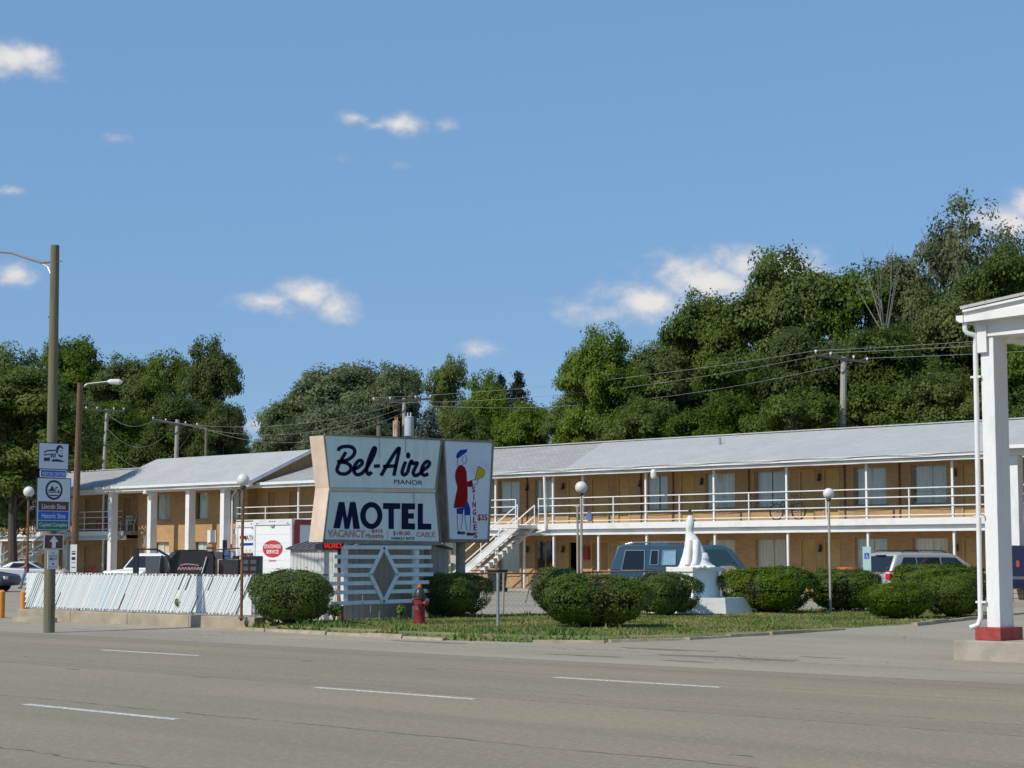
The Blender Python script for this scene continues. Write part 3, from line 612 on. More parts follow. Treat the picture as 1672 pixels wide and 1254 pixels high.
lo_p = panel([P4(250, 570), P4(205, 965), P4(1150, 985), P4(1118, 585)][::-1], 'lower_panel')
def strip(a, b, wd, name='frame_strip', m=None, dep=.05): # thin frame along the cabinet edge
    p = Vector((XF + .0, *P4(*a))); q = Vector((XF + .0, *P4(*b))); return MB().bar(p, q, dep, wd).build(name, m or M['cabinet'], sign)
strip((200, 98), (1175, 140), .045); strip((240, 552), (1120, 566), .09, m=M['cream']); strip((200, 982), (1165, 1000), .10); strip((1170, 145), (1120, 560), .05); strip((1120, 570), (1160, 990), .05)
fn = on_face(.006)
mb = MB(); W = 30
for s in ([(318, 235), (322, 215), (345, 203), (385, 197), (425, 203), (450, 228), (445, 262), (415, 295), (370, 315), (305, 324)],
          [(330, 326), (375, 332), (408, 350), (420, 378), (408, 405), (380, 422), (345, 425), (315, 412), (305, 390), (315, 355), (345, 300), (378, 243)],
          [(440, 388), (475, 372), (508, 345), (512, 322), (495, 312), (470, 328), (450, 362), (445, 400), (462, 428), (495, 428), (530, 400), (575, 335), (610, 265), (622, 220), (612, 208), (596, 235), (570, 300), (552, 370), (552, 410), (570, 428), (592, 408)],
          [(610, 362), (660, 358)],
          [(668, 440), (692, 398), (745, 310), (790, 240), (818, 212), (812, 260), (795, 340), (775, 440)], [(685, 364), (800, 358)],
          [(872, 322), (852, 375), (843, 412), (858, 433), (888, 415)],
          [(888, 415), (905, 350), (922, 318), (930, 338), (968, 335), (950, 375), (935, 415), (950, 438), (985, 425), (1020, 392), (1055, 365), (1070, 338), (1055, 322), (1030, 335), (1008, 375), (1005, 412), (1025, 436), (1060, 424)]):
    ribbon(mb, s, W, fn)
disc(mb, 893, 272, 19, 26, fn)
mb.build('script_lettering', M['navy'], up_p)
FR = fr((XF + .002, 0, 0), (0, 1, 0), (0, 0, 1))
def stext(s, cx, cyb, cyt, wpx, m, par, bold=0, depth=.006, shear=0):  # centre x, bottom y, top y, width, all in enlarged-view units
    y0, z0 = P4(cx, cyb); _, z1 = P4(cx, cyt); ya, _ = P4(cx - wpx / 2, cyb); yb, _ = P4(cx + wpx / 2, cyb)
    return text(s, FR, (ya + yb) / 2, z0, z1 - z0, m, par, yb - ya, bold, depth=depth, shear=shear)
stext('MANOR', 895, 512, 475, 235, M['navy'], up_p, 0)
mb = MB()                                              # heavy block capitals
for poly in ([(273, 875), (318, 657), (365, 657), (388, 790), (412, 657), (458, 657), (495, 880), (440, 880), (428, 770), (405, 880), (368, 880), (352, 770), (328, 876)],
             [(685, 665), (828, 667), (828, 715), (775, 715), (775, 880), (730, 880), (730, 715), (685, 715)],
             [(838, 667), (950, 669), (950, 718), (895, 718), (895, 750), (940, 750), (940, 795), (895, 795), (895, 833), (950, 835), (950, 885), (838, 882)],
             [(972, 670), (1015, 670), (1015, 835), (1085, 837), (1085, 886), (972, 885)]):
    flat(mb, poly, fn)
n0 = len(mb.v); K = 40
for i in range(K):
    t = 2 * math.pi * i / K; mb.v += [tuple(fn(588 + 92 * math.cos(t), 769 + 112 * math.sin(t))), tuple(fn(590 + 48 * math.cos(t), 769 + 68 * math.sin(t)))]
for i in range(K): j = (i + 1) % K; mb.f.append((n0 + 2 * i, n0 + 2 * j, n0 + 2 * j + 1, n0 + 2 * i + 1))
mb.build('block_lettering', M['navy'], lo_p)
stext('VACANCY', 382, 950, 885, 315, M['redfade'], lo_p, .04); stext('CABLE', 1037, 948, 903, 155, M['redfade'], lo_p, .04)
stext('$450', 637, 915, 882, 90, M['red'], lo_p, 0); stext('Monthly', 618, 965, 920, 150, M['red'], lo_p, 0); stext('$140.00', 838, 935, 898, 138, M['red'], lo_p, .004); stext('WEEKLY RATE', 848, 968, 948, 195, M['navy'], lo_p, .01)
mb = MB(); ribbon(mb, [(722, 885), (722, 970)], 3, on_face(.004)); mb.build('panel_seam', M['cabinet'], lo_p)
for cx, a, b in ((655, 118, 300), (872, 125, 250), (940, 575, 700)): mb = MB(); ribbon(mb, [(cx, a), (cx + 2, b)], 9, on_face(.0045)); mb.build('rust_streak', M['streak'], up_p if a < 500 else lo_p)
# led strip, posts
p, q = P4(192, 1003), P4(358, 1052)
lb = MB().box(XF - .3, XF - .02, p[0], q[0], q[1], p[1]).build('led_box', M['asph_black'], sign)
text('VACANCY', fr((XF - .019, 0, 0), (0, 1, 0), (0, 0, 1)), (p[0] + q[0]) / 2, q[1] + .035, .13, M['led'], lb, (q[0] - p[0]) * .9, .02, name='led_lettering')
MB().tube([(XF - .22, 30.32, -.1), (XF - .22, 30.32, 2.2)], .085, 12).build('post', M['rust'], sign); MB().tube([(XF - .22, 33.3, -.1), (XF - .22, 33.3, 2.2)], .085, 12).build('post', M['cabinet'], sign)
MB().box(XF - .42, XF - .12, 29.75, 30.0, 1.88, OUT[3][1] - .002).build('end_cap', M['cream'], sign)
# second sign with the bell ringer
def P2(cx, cy): return sgn(640 + cx / 6.272, 700 + cy / 6.272)
s2 = thing('bell_sign', 'white sign panel with a painted bell ringer in a red coat', 'sign', (XF - .2, 35, LZ))
o2 = [P2(527, 108), P2(577, 1165), P2(988, 1168), P2(1038, 130)]
MB().prism(o2[::-1], lambda a, b: Vector((XF - .4, a, b)), lambda a, b: Vector((XF - .02, a, b))).build('cabinet', M['cabinet'], s2)
f2 = MB().prism([P2(540, 125), P2(585, 1130), P2(980, 1135), P2(1025, 145)][::-1], lambda a, b: Vector((XF - .018, a, b)), lambda a, b: Vector((XF + .002, a, b))).build('panel', M['signface2'], s2)
for a, b in (((533, 112), (1036, 134)), ((1034, 134), (984, 1160)), ((580, 1148), (986, 1150)), ((528, 112), (580, 1150))):
    MB().bar(Vector((XF, *P2(*a))), Vector((XF, *P2(*b))), .05, .05).build('frame_strip', M['cabinet'], s2)
def g2(cx, cy, d=0): y, z = P2(cx, cy); return Vector((XF + .006 + d, y, z))
def art(name, m, polys=(), lines=(), w=5, d=0, discs=()):
    mb = MB()
    for p in polys: flat(mb, p, g2, d)
    for l in lines: ribbon(mb, l, w, g2, 5, d)
    for c in discs: disc(mb, *c, g2, d=d)
    return mb.build(name, m, f2)
art('cap_print', M['blue'], [[(655, 292), (662, 255), (700, 217), (735, 214), (771, 207), (765, 240), (718, 272), (672, 308)]])
art('coat_print', M['coat'], [[(680, 376), (712, 370), (745, 395), (762, 440), (768, 540), (772, 600), (774, 720), (742, 802), (640, 815), (630, 800), (655, 680), (670, 600), (648, 505), (652, 430)], [(768, 542), (820, 524), (830, 586), (800, 600), (770, 590)]])
art('breeches_print', M['blue'], [[(660, 817), (738, 804), (728, 850), (722, 878), (662, 870)], [(738, 804), (770, 735), (800, 815), (800, 885), (742, 888)]], d=.001)
art('ink_lines', M['signblack'], lines=[[(671, 306), (672, 374)], [(745, 268), (762, 312), (752, 352), (716, 364)], [(722, 285), (716, 325), (728, 340)], [(668, 876), (668, 960), (676, 1045)], [(722, 880), (716, 960), (704, 1035)], [(744, 888), (752, 960), (768, 1048)], [(800, 888), (803, 960), (796, 1045)], [(820, 526), (858, 520)], [(830, 575), (860, 570), (884, 540)],
                           [(885, 384), (950, 434), (932, 490), (888, 514), (858, 528), (856, 490), (885, 384)], [(768, 545), (772, 720)], [(652, 430), (648, 505), (670, 600), (655, 680), (632, 800)]], w=5, d=.002, discs=((685, 1065, 20, 18), (722, 1068, 30, 16), (780, 1078, 20, 18), (815, 1080, 30, 16)))
art('ray_lines', M['ray'], lines=[[(900, 360), (912, 318)], [(925, 365), (945, 308)], [(945, 378), (975, 330)], [(958, 395), (995, 360)], [(965, 415), (1000, 400)], [(850, 420), (812, 400)], [(850, 440), (806, 430)], [(852, 460), (812, 462)], [(860, 400), (838, 372)]], w=3)
art('bell_print', M['yellow'], [[(885, 386), (920, 398), (950, 434), (932, 490), (888, 514), (866, 525), (857, 490)]], d=.001)
for i, ch in enumerate('SINGLES'):
    cy = 652 + i * 78; y0, z0 = P2(834 + i * 3.2, cy); _, z1 = P2(834, cy - 62); wd = .028 if ch == 'I' else .12; text(ch, FR, y0, z0, z1 - z0, M['red'], f2, wd, .02, depth=.009)
y0, z0 = P2(925, 948); text('$35', FR, y0, z0, .185, M['red'], f2, .37, .02, depth=.006)
MB().tube([(XF - .2, 34.5, -.1), (XF - .2, 34.5, 2.4)], .13, 12).build('post', M['cabinet'], s2)
# lattice of boards under the sign
lat = thing('board_screen', 'white horizontal board screen with a diamond frame below the motel sign', 'screen', (XF, 32, LZ))
XL = XF + .1
def lp(px, py): p = at_x(px, py, XL); return Vector((XL, p.y, p.z))
for y0, y1, a, b in ((893.5, 894, 561, 704), (909, 909.5, 545, 704), (924, 923.5, 545, 706), (939, 937.5, 544, 707), (953, 950.5, 541, 700), (967.5, 964.5, 541, 700), (985.5, 980, 539, 700)):
    f_ = (y0 + y1) / 2; hw_ = max(0, 22.5 * (1 - abs(f_ - 938.3) / 45.3))      # boards stop at the diamond
    for p_, q_ in (((a, 625.5 - hw_), (625.5 + hw_, b)) if hw_ > 3 else ((a, b),)): MB().bar(lp(p_, y0 + (y1 - y0) * (p_ - a) / (b - a)), lp(q_, y0 + (y1 - y0) * (q_ - a) / (b - a)), .03, .095).build('board', M['lattice'], lat)
for a, b in (((625.5, 893), (603.5, 938)), ((625.5, 893), (648, 938)), ((603.5, 938), (625, 984)), ((648, 938), (625, 984))):
    pa, pb = lp(*a), lp(*b); off = Vector((.032, 0, 0)); MB().bar(pa + off, pb + off, .1, .03, up=(1, 0, 0)).build('diamond_board', M['lattice'], lat)
for px in (565.5, 682): p = lp(px, 940); MB().box(XL - .13, XL - .02, p.y - .07, p.y + .07, .55 if px < 600 else LZ, 2.0).build('screen_post', M['lattice'], lat)
# thin steel stakes before the screen
for px, yt, yb in ((591.5, 972, 1008), (605, 988, 1008), (619, 998, 1008)):
    p = at_x(px, yb, XL + .25); q = at_x(px, yt, XL + .25); tag(MB().tube([(p.x, p.y, LZ - .05), (p.x + .01, p.y, q.z)], .012, 6).build('stake', M['steel']), {591.5: 'tallest thin pale stake below the left half of the board screen', 605: 'middle thin pale stake below the board screen', 619: 'shortest thin stake below the diamond of the board screen'}[px], 'stake', 'stakes below the board screen')
# ------------------------------------------------------------------ metal shed
SX = -35.45
shed = thing('metal_shed', 'pale ribbed metal shed with a dark roof behind the motel sign', 'shed', (-37, 33, .15))
sy0, sy1, sx0 = 31.1, at_x(733, 903, SX).y, -37.4
ez, rz = 1.93, 2.42
for i in range(14):
    x = sx0 + (SX - sx0) * i / 14; MB().box(x + .006, x + (SX - sx0) / 14 - .006, sy0, sy0 + .03, .1, ez).build('siding_panel', M['shedmetal'], shed)
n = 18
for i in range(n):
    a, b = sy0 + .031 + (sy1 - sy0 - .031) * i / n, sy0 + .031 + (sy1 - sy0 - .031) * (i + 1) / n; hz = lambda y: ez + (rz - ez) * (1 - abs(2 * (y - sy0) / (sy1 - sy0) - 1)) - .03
    MB().add([(SX - .03, a + .006, .1), (SX - .03, b - .006, .1), (SX - .03, b - .006, hz(b)), (SX - .03, a + .006, hz(a)), (SX, a + .006, .1), (SX, b - .006, .1), (SX, b - .006, hz(b)), (SX, a + .006, hz(a))], [(3, 2, 1, 0), (4, 5, 6, 7), (0, 1, 5, 4), (1, 2, 6, 5), (2, 3, 7, 6), (3, 0, 4, 7)]).build('siding_panel', M['siding_shade'], shed)
MB().box(sx0, SX - .04, sy1 - .06, sy1 - .03, .1, ez - .04).box(sx0, sx0 + .03, sy0 + .04, sy1 - .07, .1, ez - .04).build('back_wall', M['shedmetal'], shed)
ym = (sy0 + sy1) / 2
for s, ya in ((0, sy0 - .08), (1, sy1 + .08)):
    q = [Vector((sx0 - .1, ya, ez)), Vector((SX + .08, ya, ez)), Vector((SX + .08, ym + (.002 if s else 0), rz + .03)), Vector((sx0 - .1, ym + (.002 if s else 0), rz + .03))]
    r_ = MB().add(q + [p + Vector((0, 0, .04)) for p in q], [(3, 2, 1, 0), (4, 5, 6, 7), (0, 1, 5, 4), (1, 2, 6, 5), (2, 3, 7, 6), (3, 0, 4, 7)]).build('roof', M['shedroof'], shed)
    for i in range(9): x = sx0 + (SX - sx0) * i / 8; MB().bar((x, ya, ez + .055), (x, ym, rz + .085), .035, .03).build('roof_rib', M['steel'], r_)
# ------------------------------------------------------------------ concrete wall, slat fence
fx0, fx1, fy = -44.3, -34.45, 27.55
cw = thing('concrete_wall', 'low tan concrete wall under the slatted fence', 'wall', (-39.4, fy, 0))
xs = np.linspace(fx0 - .15, fx1 + .25, 5)
for a, b in zip(xs[:-1], xs[1:]): MB().box(a + .008, b - .008, 27.38, 27.72, -.02, .33).build('wall_section', M['conc'], cw, bevel=.015)
MB().box(-43.6, -41.9, 26.7, 27.0, -.02, .16).build('wheel_stop', M['conc']) and None
ws = bpy.data.objects['wheel_stop']; tag(ws, 'low brown concrete kerb block beside the orange bollards', 'kerb block')
fence = thing('slat_fence', 'white chain-link fence woven with diagonal plastic slats', 'fence', (-39.4, fy, .33))
z0, z1 = .38, 1.31
def chain(parent, A, B, z0, z1, m, step=.09, r=.0035):
    A = Vector(A); B = Vector(B); L_ = (B - A).length; d = (B - A) / L_; hgt = z1 - z0; mb = MB()
    for s in (1, -1):
        t = -hgt
        while t < L_:
            a, b = (t, t + hgt); za, zb = (z0, z1) if s > 0 else (z1, z0)
            lo = max(0, -a) ; hi = max(0, b - L_)
            if b - hi > a + lo: mb.bar(A + d * (a + lo) + Vector((0, 0, za + (zb - za) * lo / hgt)), A + d * (b - hi) + Vector((0, 0, zb - (zb - za) * hi / hgt)), r * 2, r * 2)
            t += step
    o = mb.build('chain_mesh', m, parent); o['kind'] = 'stuff'; return o
chain(fence, (fx0, fy, 0), (fx1, fy, 0), z0, z1, M['steel'], .13)
rs = random.Random(5); dx = .62
sl_ = None
def slat_mesh(k): # k: how far the ends stop short
    a, b = z0 - .01 + k * .02, z1 + .015 - k * .025; f = lambda z: (z - z0) / (z1 - z0) * dx; w = .0275
    return MB().add([(f(a) - w, -.008, a), (f(a) + w, -.008, a), (f(b) + w, -.008, b), (f(b) - w, -.008, b), (f(a) - w, .004, a), (f(a) + w, .004, a), (f(b) + w, .004, b), (f(b) - w, .004, b)], [(0, 1, 2, 3), (7, 6, 5, 4), (0, 4, 5, 1), (1, 5, 6, 2), (2, 6, 7, 3), (3, 7, 4, 0)])
srcs = []
for k in range(3):
    o = slat_mesh(k).build('slat', M['slat'], fence); o.data.transform(Matrix.Translation(ORG[fence.name])); o.location = Vector((fx0 + .02 + k * .1, fy - .02, 0)) - ORG[fence.name]; srcs.append(o)
halves = []
for lo_, hi_ in ((z0, z0 + .55), (z0 + .42, z1)):
    f = lambda z: (z - z0) / (z1 - z0) * dx; w = .0275
    o = MB().add([(f(lo_) - w, 0, lo_), (f(lo_) + w, 0, lo_), (f(hi_) + w, 0, hi_), (f(hi_) - w, 0, hi_), (f(lo_) - w, .008, lo_), (f(lo_) + w, .008, lo_), (f(hi_) + w, .008, hi_), (f(hi_) - w, .008, hi_)], [(0, 1, 2, 3), (7, 6, 5, 4), (0, 4, 5, 1), (1, 5, 6, 2), (2, 6, 7, 3), (3, 7, 4, 0)]).build('slat', M['slat'], fence)
    o.data.transform(Matrix.Translation(ORG[fence.name])); o.location = Vector((fx0 + .2 + lo_ * .1, fy + .004, 0)) - ORG[fence.name]; halves.append(o)
x = fx0 + .32; i = 0; PITCH = .07
while x < fx1 - dx - .03:
    if rs.random() < .06:                                # a broken slat: only one end is left
        inst(halves[rs.randrange(2)], fence, (x, fy - .02, 0))
    else: inst(srcs[(0, 2, 1, 2, 0, 2)[i % 6]], fence, (x, fy - .02 + rs.uniform(-.004, .004), rs.uniform(-.008, .008)), (0, rs.uniform(-.002, .002), 0))
    x += PITCH; i += 1
for s, e in ((fx0, 1), (fx1, -1)):                       # the two ends: shorter slats fill the triangles
    for j in range(1, 7):
        L_ = j / 7; f = lambda z: z; w = .042
        zA, zB = (z1 - (z1 - z0) * L_, z1) if e > 0 else (z0, z0 + (z1 - z0) * L_); xa = s if e > 0 else s - dx * L_
        MB().add([(xa - w, fy - .02, zA), (xa + w, fy - .02, zA), (xa + dx * L_ + w, fy - .02, zB), (xa + dx * L_ - w, fy - .02, zB)], [(0, 1, 2, 3)]).build('slat', M['slat'], fence)
for j in range(0):
    x = rs.uniform(fx0 + .7, fx1 - .1); k = rs.uniform(.35, .9); inst(srcs[j % 3], fence, (x, fy + .012, rs.uniform(-.02, .02)), (0, 0, math.pi))
x = fx0 + .75
while x < fx1: inst(srcs[i % 3], fence, (x, fy + .012, rs.uniform(-.008, .008)), (0, 0, math.pi)); x += .072; i += 1
MB().tube([(fx0, fy + .045, z1 + .0), (fx1, fy + .045, z1 + .0)], .02, 8).build('top_rail', M['rust'], fence)
for xx in np.linspace(fx0, fx1, 5): MB().tube([(xx, fy + .06, .2), (xx, fy + .06, z1 + .02)], .026, 8).build('fence_post', M['steel'], fence)
# the fence turns the corner
for j in range(16):
    yy = fy + .1 + j * .1; MB().bar((fx1 + .02, yy, z0), (fx1 + .02, yy + .5, z1), .082, .008, up=(1, 0, 0)).build('slat', M['slat'], fence)
MB().tube([(fx1, fy + .045, z1), (fx1, fy + 2.3, z1)], .02, 8).build('top_rail', M['rust'], fence)
# ------------------------------------------------------------------ globe lamps
def globe_lamp(px, py, Z, r, m, zb, label):
    c = at_d(px, py, Z); t = thing('globe_lamp', label, 'lamp', (c.x, c.y, zb), group='white globe lamps on poles')
    MB().ball(c, r, 20, 12).build('globe', M['globe'], t, smooth=True); MB().lathe([(.06, -.03), (.075, 0), (.06, .05)], (c.x, c.y, c.z - r - .02), 12).build('collar', M['blackmetal'], t)
    MB().tube([(c.x, c.y, zb - .05), (c.x, c.y, c.z - r)], .035, 10).build('pole', m, t); MB().lathe([(.08, 0), (.08, .02), (.045, .05)], (c.x, c.y, zb), 10).build('base_flange', m, t)
globe_lamp(397, 784, 43.5, .15, M['rust'], .3, 'white globe lamp on a rusty pole at the right end of the slatted fence')
globe_lamp(47, 803, 51.3, .15, M['rust'], .1, 'white globe lamp on a rusty pole left of the road signs')
globe_lamp(949, 796, 48.2, .162, M['wood_pale'], .15, 'white globe lamp with a dark mark, nearest the motel stairs')
globe_lamp(1353, 806, 52.7, .16, M['wood_pale'], .15, 'white globe lamp on a pale pole below the bicycle and its balcony')
c = at_d(943, 826, 49.5); tag(MB().tube([(c.x, c.y, .1), (c.x, c.y, c.z)], .03, 8).box(c.x - .08, c.x + .08, c.y - .03, c.y + .03, c.z - .03, c.z + .02).build('steel_pole', M['wood_pale']), 'bare capped pole just left of the marked globe lamp', 'pole')
# ------------------------------------------------------------------ utility and lamp poles
UX, UY = -37.15, 23.72
lampole = thing('light_pole', 'tall green-grey wooden light pole with a mast arm, carrying the road signs', 'pole', (UX, UY, 0))
MB().tube([(UX, UY, -.1), (UX - .02, UY, 2), (UX - .06, UY, 5), (UX - .12, UY, 9.06)], [.135, .128, .118, .102], 18).build('shaft', M['wood'], lampole, smooth=True)
tp = Vector((UX - .1, UY, 8.68)); MB().tube([tp + Vector((-.1, -.02, 0)), tp + Vector((-.5, -.05, .02)), tp + Vector((-1.6, -.2, .36)), tp + Vector((-3.2, -.4, .62)), tp + Vector((-4.2, -.5, .66))], [.035, .035, .03, .028, .028], 8).build('mast_arm', M['armgrey'], lampole)
MB().tube([tp + Vector((-.09, -.02, -.35)), tp + Vector((-.25, -.03, -.12)), tp + Vector((-.55, -.05, .03))], .02, 6).build('arm_brace', M['steel'], lampole); MB().tube([tp + Vector((.1, 0, -.02)), tp + Vector((.26, .02, -.02))], .012, 6).build('through_bolt', M['rust'], lampole)
MB().tube([tp + Vector((-.09, -.02, -1.35)), tp + Vector((-.2, -.02, -1.32)), tp + Vector((-.1, -.02, -1.25))], .012, 6).build('wire_hook', M['blackmetal'], lampole)
MB().lathe([(.05, -.1), (.16, -.05), (.18, .05), (.06, .14)], tp + Vector((-4.5, -.53, .62)), 10, sx=2).build('luminaire', M['steel'], lampole)
bp = at_d(122, 890, 62); bt = at_d(131, 625, 62)
bpole = thing('brown_lamp_pole', 'slim brown wooden lamp pole with a cobra-head luminaire', 'pole', (bp.x, bp.y, .13))
MB().tube([(bp.x - .1, bp.y, 0), (bp.x, bp.y, 2.1), (bt.x, bt.y, bt.z)], [.13, .12, .095], 14).build('shaft', M['wood_brown'], bpole)
l1 = at_d(150, 626, 62); l2 = at_d(176, 623, 62); l3 = at_d(200, 624, 62)
MB().tube([at_d(134, 633, 62), at_d(142, 627, 62), l1, l2], .025, 6).build('mast_arm', M['steel'], bpole)
d = (l3 - l2); MB().tube([l2, l2 + d * .2, l2 + d * .5, l2 + d * .8, l3], [.05, .09, .1, .1, .03], 10).build('luminaire', M['globe'], bpole)
bn = thing('vertical_notice', 'narrow white vertical notice on the brown lamp pole', 'sign', (bp.x + .1, bp.y - .16, .9))
a0, a1 = at_d(114.5, 934, 61.8), at_d(125, 889, 61.8); rr = Vector((RGT.x, RGT.y, 0)); wn = (a1 - a0).dot(rr); nb = Vector((RGT.y, -RGT.x, 0))
def board(o, right, w, z0, z1, t, name, m, par):
    o = Vector(o); right = Vector(right); nrm = right.cross(Vector((0, 0, 1))); return MB().prism([(0, z0), (w, z0), (w, z1), (0, z1)], lambda a, b: Vector((o.x, o.y, b)) + right * a, lambda a, b: Vector((o.x, o.y, b)) + right * a + nrm * t).build(name, m, par)
pn = board(a0, rr, wn, a0.z, a1.z, .02, 'panel', M['flag'], bn)
FN = fr(Vector((a0.x, a0.y, 0)) + nb * .021, rr, (0, 0, 1))
for k, (zz, hh) in enumerate(((.28, .06), (.22, .03), (.42, .1), (.6, .02), (.75, .03))):
    z = a1.z - zz - hh; c = Vector((a0.x, a0.y, 0)) + rr * (wn * .2) + nb * .022; MB().add([c + Vector((0, 0, z)), c + rr * wn * .6 + Vector((0, 0, z)), c + rr * wn * .6 + Vector((0, 0, z + hh)), c + Vector((0, 0, z + hh))], [(0, 1, 2, 3)]).build('print_block', M['signblack'], pn)
# road signs on the light pole, facing the traffic
SXP = UX + .16
def rsign(name, label, x0, x1, y0, y1, m, border=None):
    a = at_x(x0, y1, SXP); b = at_x(x1, y0, SXP); t = thing(name, label, 'sign', (SXP, (a.y + b.y) / 2, a.z))
    if border: MB().box(SXP - .012, SXP, a.y, b.y, a.z, b.z).build('border', border, t, bevel=.004); g = .022; p = MB().box(SXP + .0005, SXP + .003, a.y + g, b.y - g, a.z + g, b.z - g).build('panel', m, t)
    else: p = MB().box(SXP - .012, SXP + .003, a.y, b.y, a.z, b.z).build('panel', m, t)
    MB().box(SXP - .05, SXP - .012, (a.y + b.y) / 2 - .1, (a.y + b.y) / 2 + .1, (a.z + b.z) / 2 - .03, (a.z + b.z) / 2 + .03).build('bracket', M['steel'], t)
    return t, p, a.y, b.y, a.z, b.z
FS = fr((SXP + .0035, 0, 0), (0, 1, 0), (0, 0, 1))
def sfn(y0, y1, z0, z1, e=0.0): return lambda a, b, d=0: Vector((SXP + .005 + e + d, y0 + (y1 - y0) * a, z0 + (z1 - z0) * b))
t, p, y0, y1, z0_, z1_ = rsign('heritage_sign', 'pale sign with a dark bearded profile, topmost on the light pole', 62, 113, 724, 766, M['signgrey'], M['signblack'])
g = sfn(y0, y1, z0_, z1_); mb = MB()
for poly in ([(.18, .66), (.3, .72), (.56, .74), (.56, .69), (.3, .67), (.18, .6)], [(.18, .55), (.5, .6), (.5, .57), (.18, .5)], [(.18, .3), (.38, .32), (.38, .45), (.18, .43)], [(.42, .3), (.46, .38), (.6, .4), (.72, .38), (.88, .3)], [(.40, .44), (.44, .44), (.44, .58), (.40, .56)], [(.46, .44), (.5, .44), (.5, .6), (.46, .59)], [(.52, .45), (.56, .45), (.56, .62), (.52, .6)],
             [(.57, .62), (.57, .78), (.62, .9), (.72, .92), (.8, .84), (.8, .74), (.76, .82), (.68, .82), (.64, .72), (.63, .6)], [(.63, .6), (.66, .5), (.74, .46), (.8, .5), (.8, .56), (.75, .54), (.69, .56)], [(.70, .69), (.78, .7), (.78, .72), (.7, .715)], [(.73, .6), (.79, .6), (.79, .615), (.73, .615)]): flat(mb, poly, g)
mb.build('emblem', M['signblack'], p); text('VISITOR CENTER', FS, (y0 + y1) / 2, z0_ + .1, .045, M['ray'], p, .62, name='lettering') ; bpy.data.objects.remove(p.children[-1])
t, p, y0, y1, z0_, z1_ = rsign('visitor_sign', 'small blue visitor center strip between the two large pale signs', 65.5, 108.5, 767.5, 779, M['signblue'], M['signgrey']); text('VISITOR CENTER', FS, (y0 + y1) / 2, z0_ + .04, .085, M['signgrey'], p, .62, .01)
t, p, y0, y1, z0_, z1_ = rsign('route_sign', 'large pale sign with a round seal and brown, blue and green bands', 58, 116.5, 781, 867, M['signgrey'], M['signblack'])
for k, (m_, s, b0, b1) in enumerate((('signbrown', 'Lincoln Sites', .38, .555), ('signblue', 'Historic Sites', .205, .37), ('signgreen', 'Capitol Complex', .03, .195))):
    g = sfn(y0, y1, z0_, z1_, -.001); mb = MB(); flat(mb, [(.06, b0), (.94, b0), (.94, b1), (.06, b1)], g); bd = mb.build('band', M[m_], p)
    text(s, fr((SXP + .005, 0, 0), (0, 1, 0), (0, 0, 1)), (y0 + y1) / 2, z0_ + (z1_ - z0_) * (b0 + .035), .115, M['signgrey'], bd, (y1 - y0) * (.68 if k < 2 else .8), .008)
g = sfn(y0, y1, z0_, z1_); mb = MB(); asp = (y1 - y0) / (z1_ - z0_); rr0 = .25
n0 = 0; K = 32
for i in range(K): tt = 2 * math.pi * i / K; mb.v += [tuple(g(.5 + rr0 * math.cos(tt), .77 + rr0 * asp * math.sin(tt))), tuple(g(.5 + rr0 * .78 * math.cos(tt), .77 + rr0 * .78 * asp * math.sin(tt)))]
for i in range(K): j = (i + 1) % K; mb.f.append((2 * i, 2 * j, 2 * j + 1, 2 * i + 1))
for poly in ([(.33, .75), (.34, .77), (.4, .785), (.4, .81), (.43, .84), (.44, .87), (.45, .84), (.49, .81), (.49, .785), (.55, .77), (.56, .745)], [(.34, .715), (.68, .72), (.66, .735), (.34, .735)], [(.5, .8), (.58, .83), (.62, .82), (.56, .79)], [(.4, .655), (.6, .655), (.65, .68), (.35, .68)], [(.58, .78), (.66, .76), (.67, .73), (.62, .74)]): flat(mb, poly, g)
mb.build('seal', M['signblack'], p)
t, p, y0, y1, z0_, z1_ = rsign('arrow_sign', 'brown sign with a white arrow pointing up', 71.5, 104, 872.5, 897, M['signbrown'], M['signgrey'])
g = sfn(y0, y1, z0_, z1_); mb = MB(); flat(mb, [(.4, .1), (.6, .1), (.6, .5), (.74, .5), (.5, .9), (.26, .5), (.4, .5)], g); mb.build('arrow', M['flag'], p)
t, p, y0, y1, z0_, z1_ = rsign('parking_notice', 'small white parking notice with faded red print, lowest on the light pole', 77.5, 95.5, 897.5, 929, M['signgrey'])
text('NO', FS, (y0 + y1) / 2, z0_ + .35, .045, M['redfade'], p, .07); text('PARKING', FS, (y0 + y1) / 2, z0_ + .27, .055, M['redfade'], p, .25, .01); text('HERE TO', FS, (y0 + y1) / 2, z0_ + .2, .055, M['signblack'], p, .2, .01)
g = sfn(y0, y1, z0_, z1_); mb = MB(); flat(mb, [(.4, .25), (.5, .33), (.62, .27), (.55, .2)], g); mb.build('mark', M['signblack'], p); mb = MB(); flat(mb, [(.1, .08), (.9, .08), (.9, .13), (.1, .13)], g); mb.build('rule', M['redfade'], p)
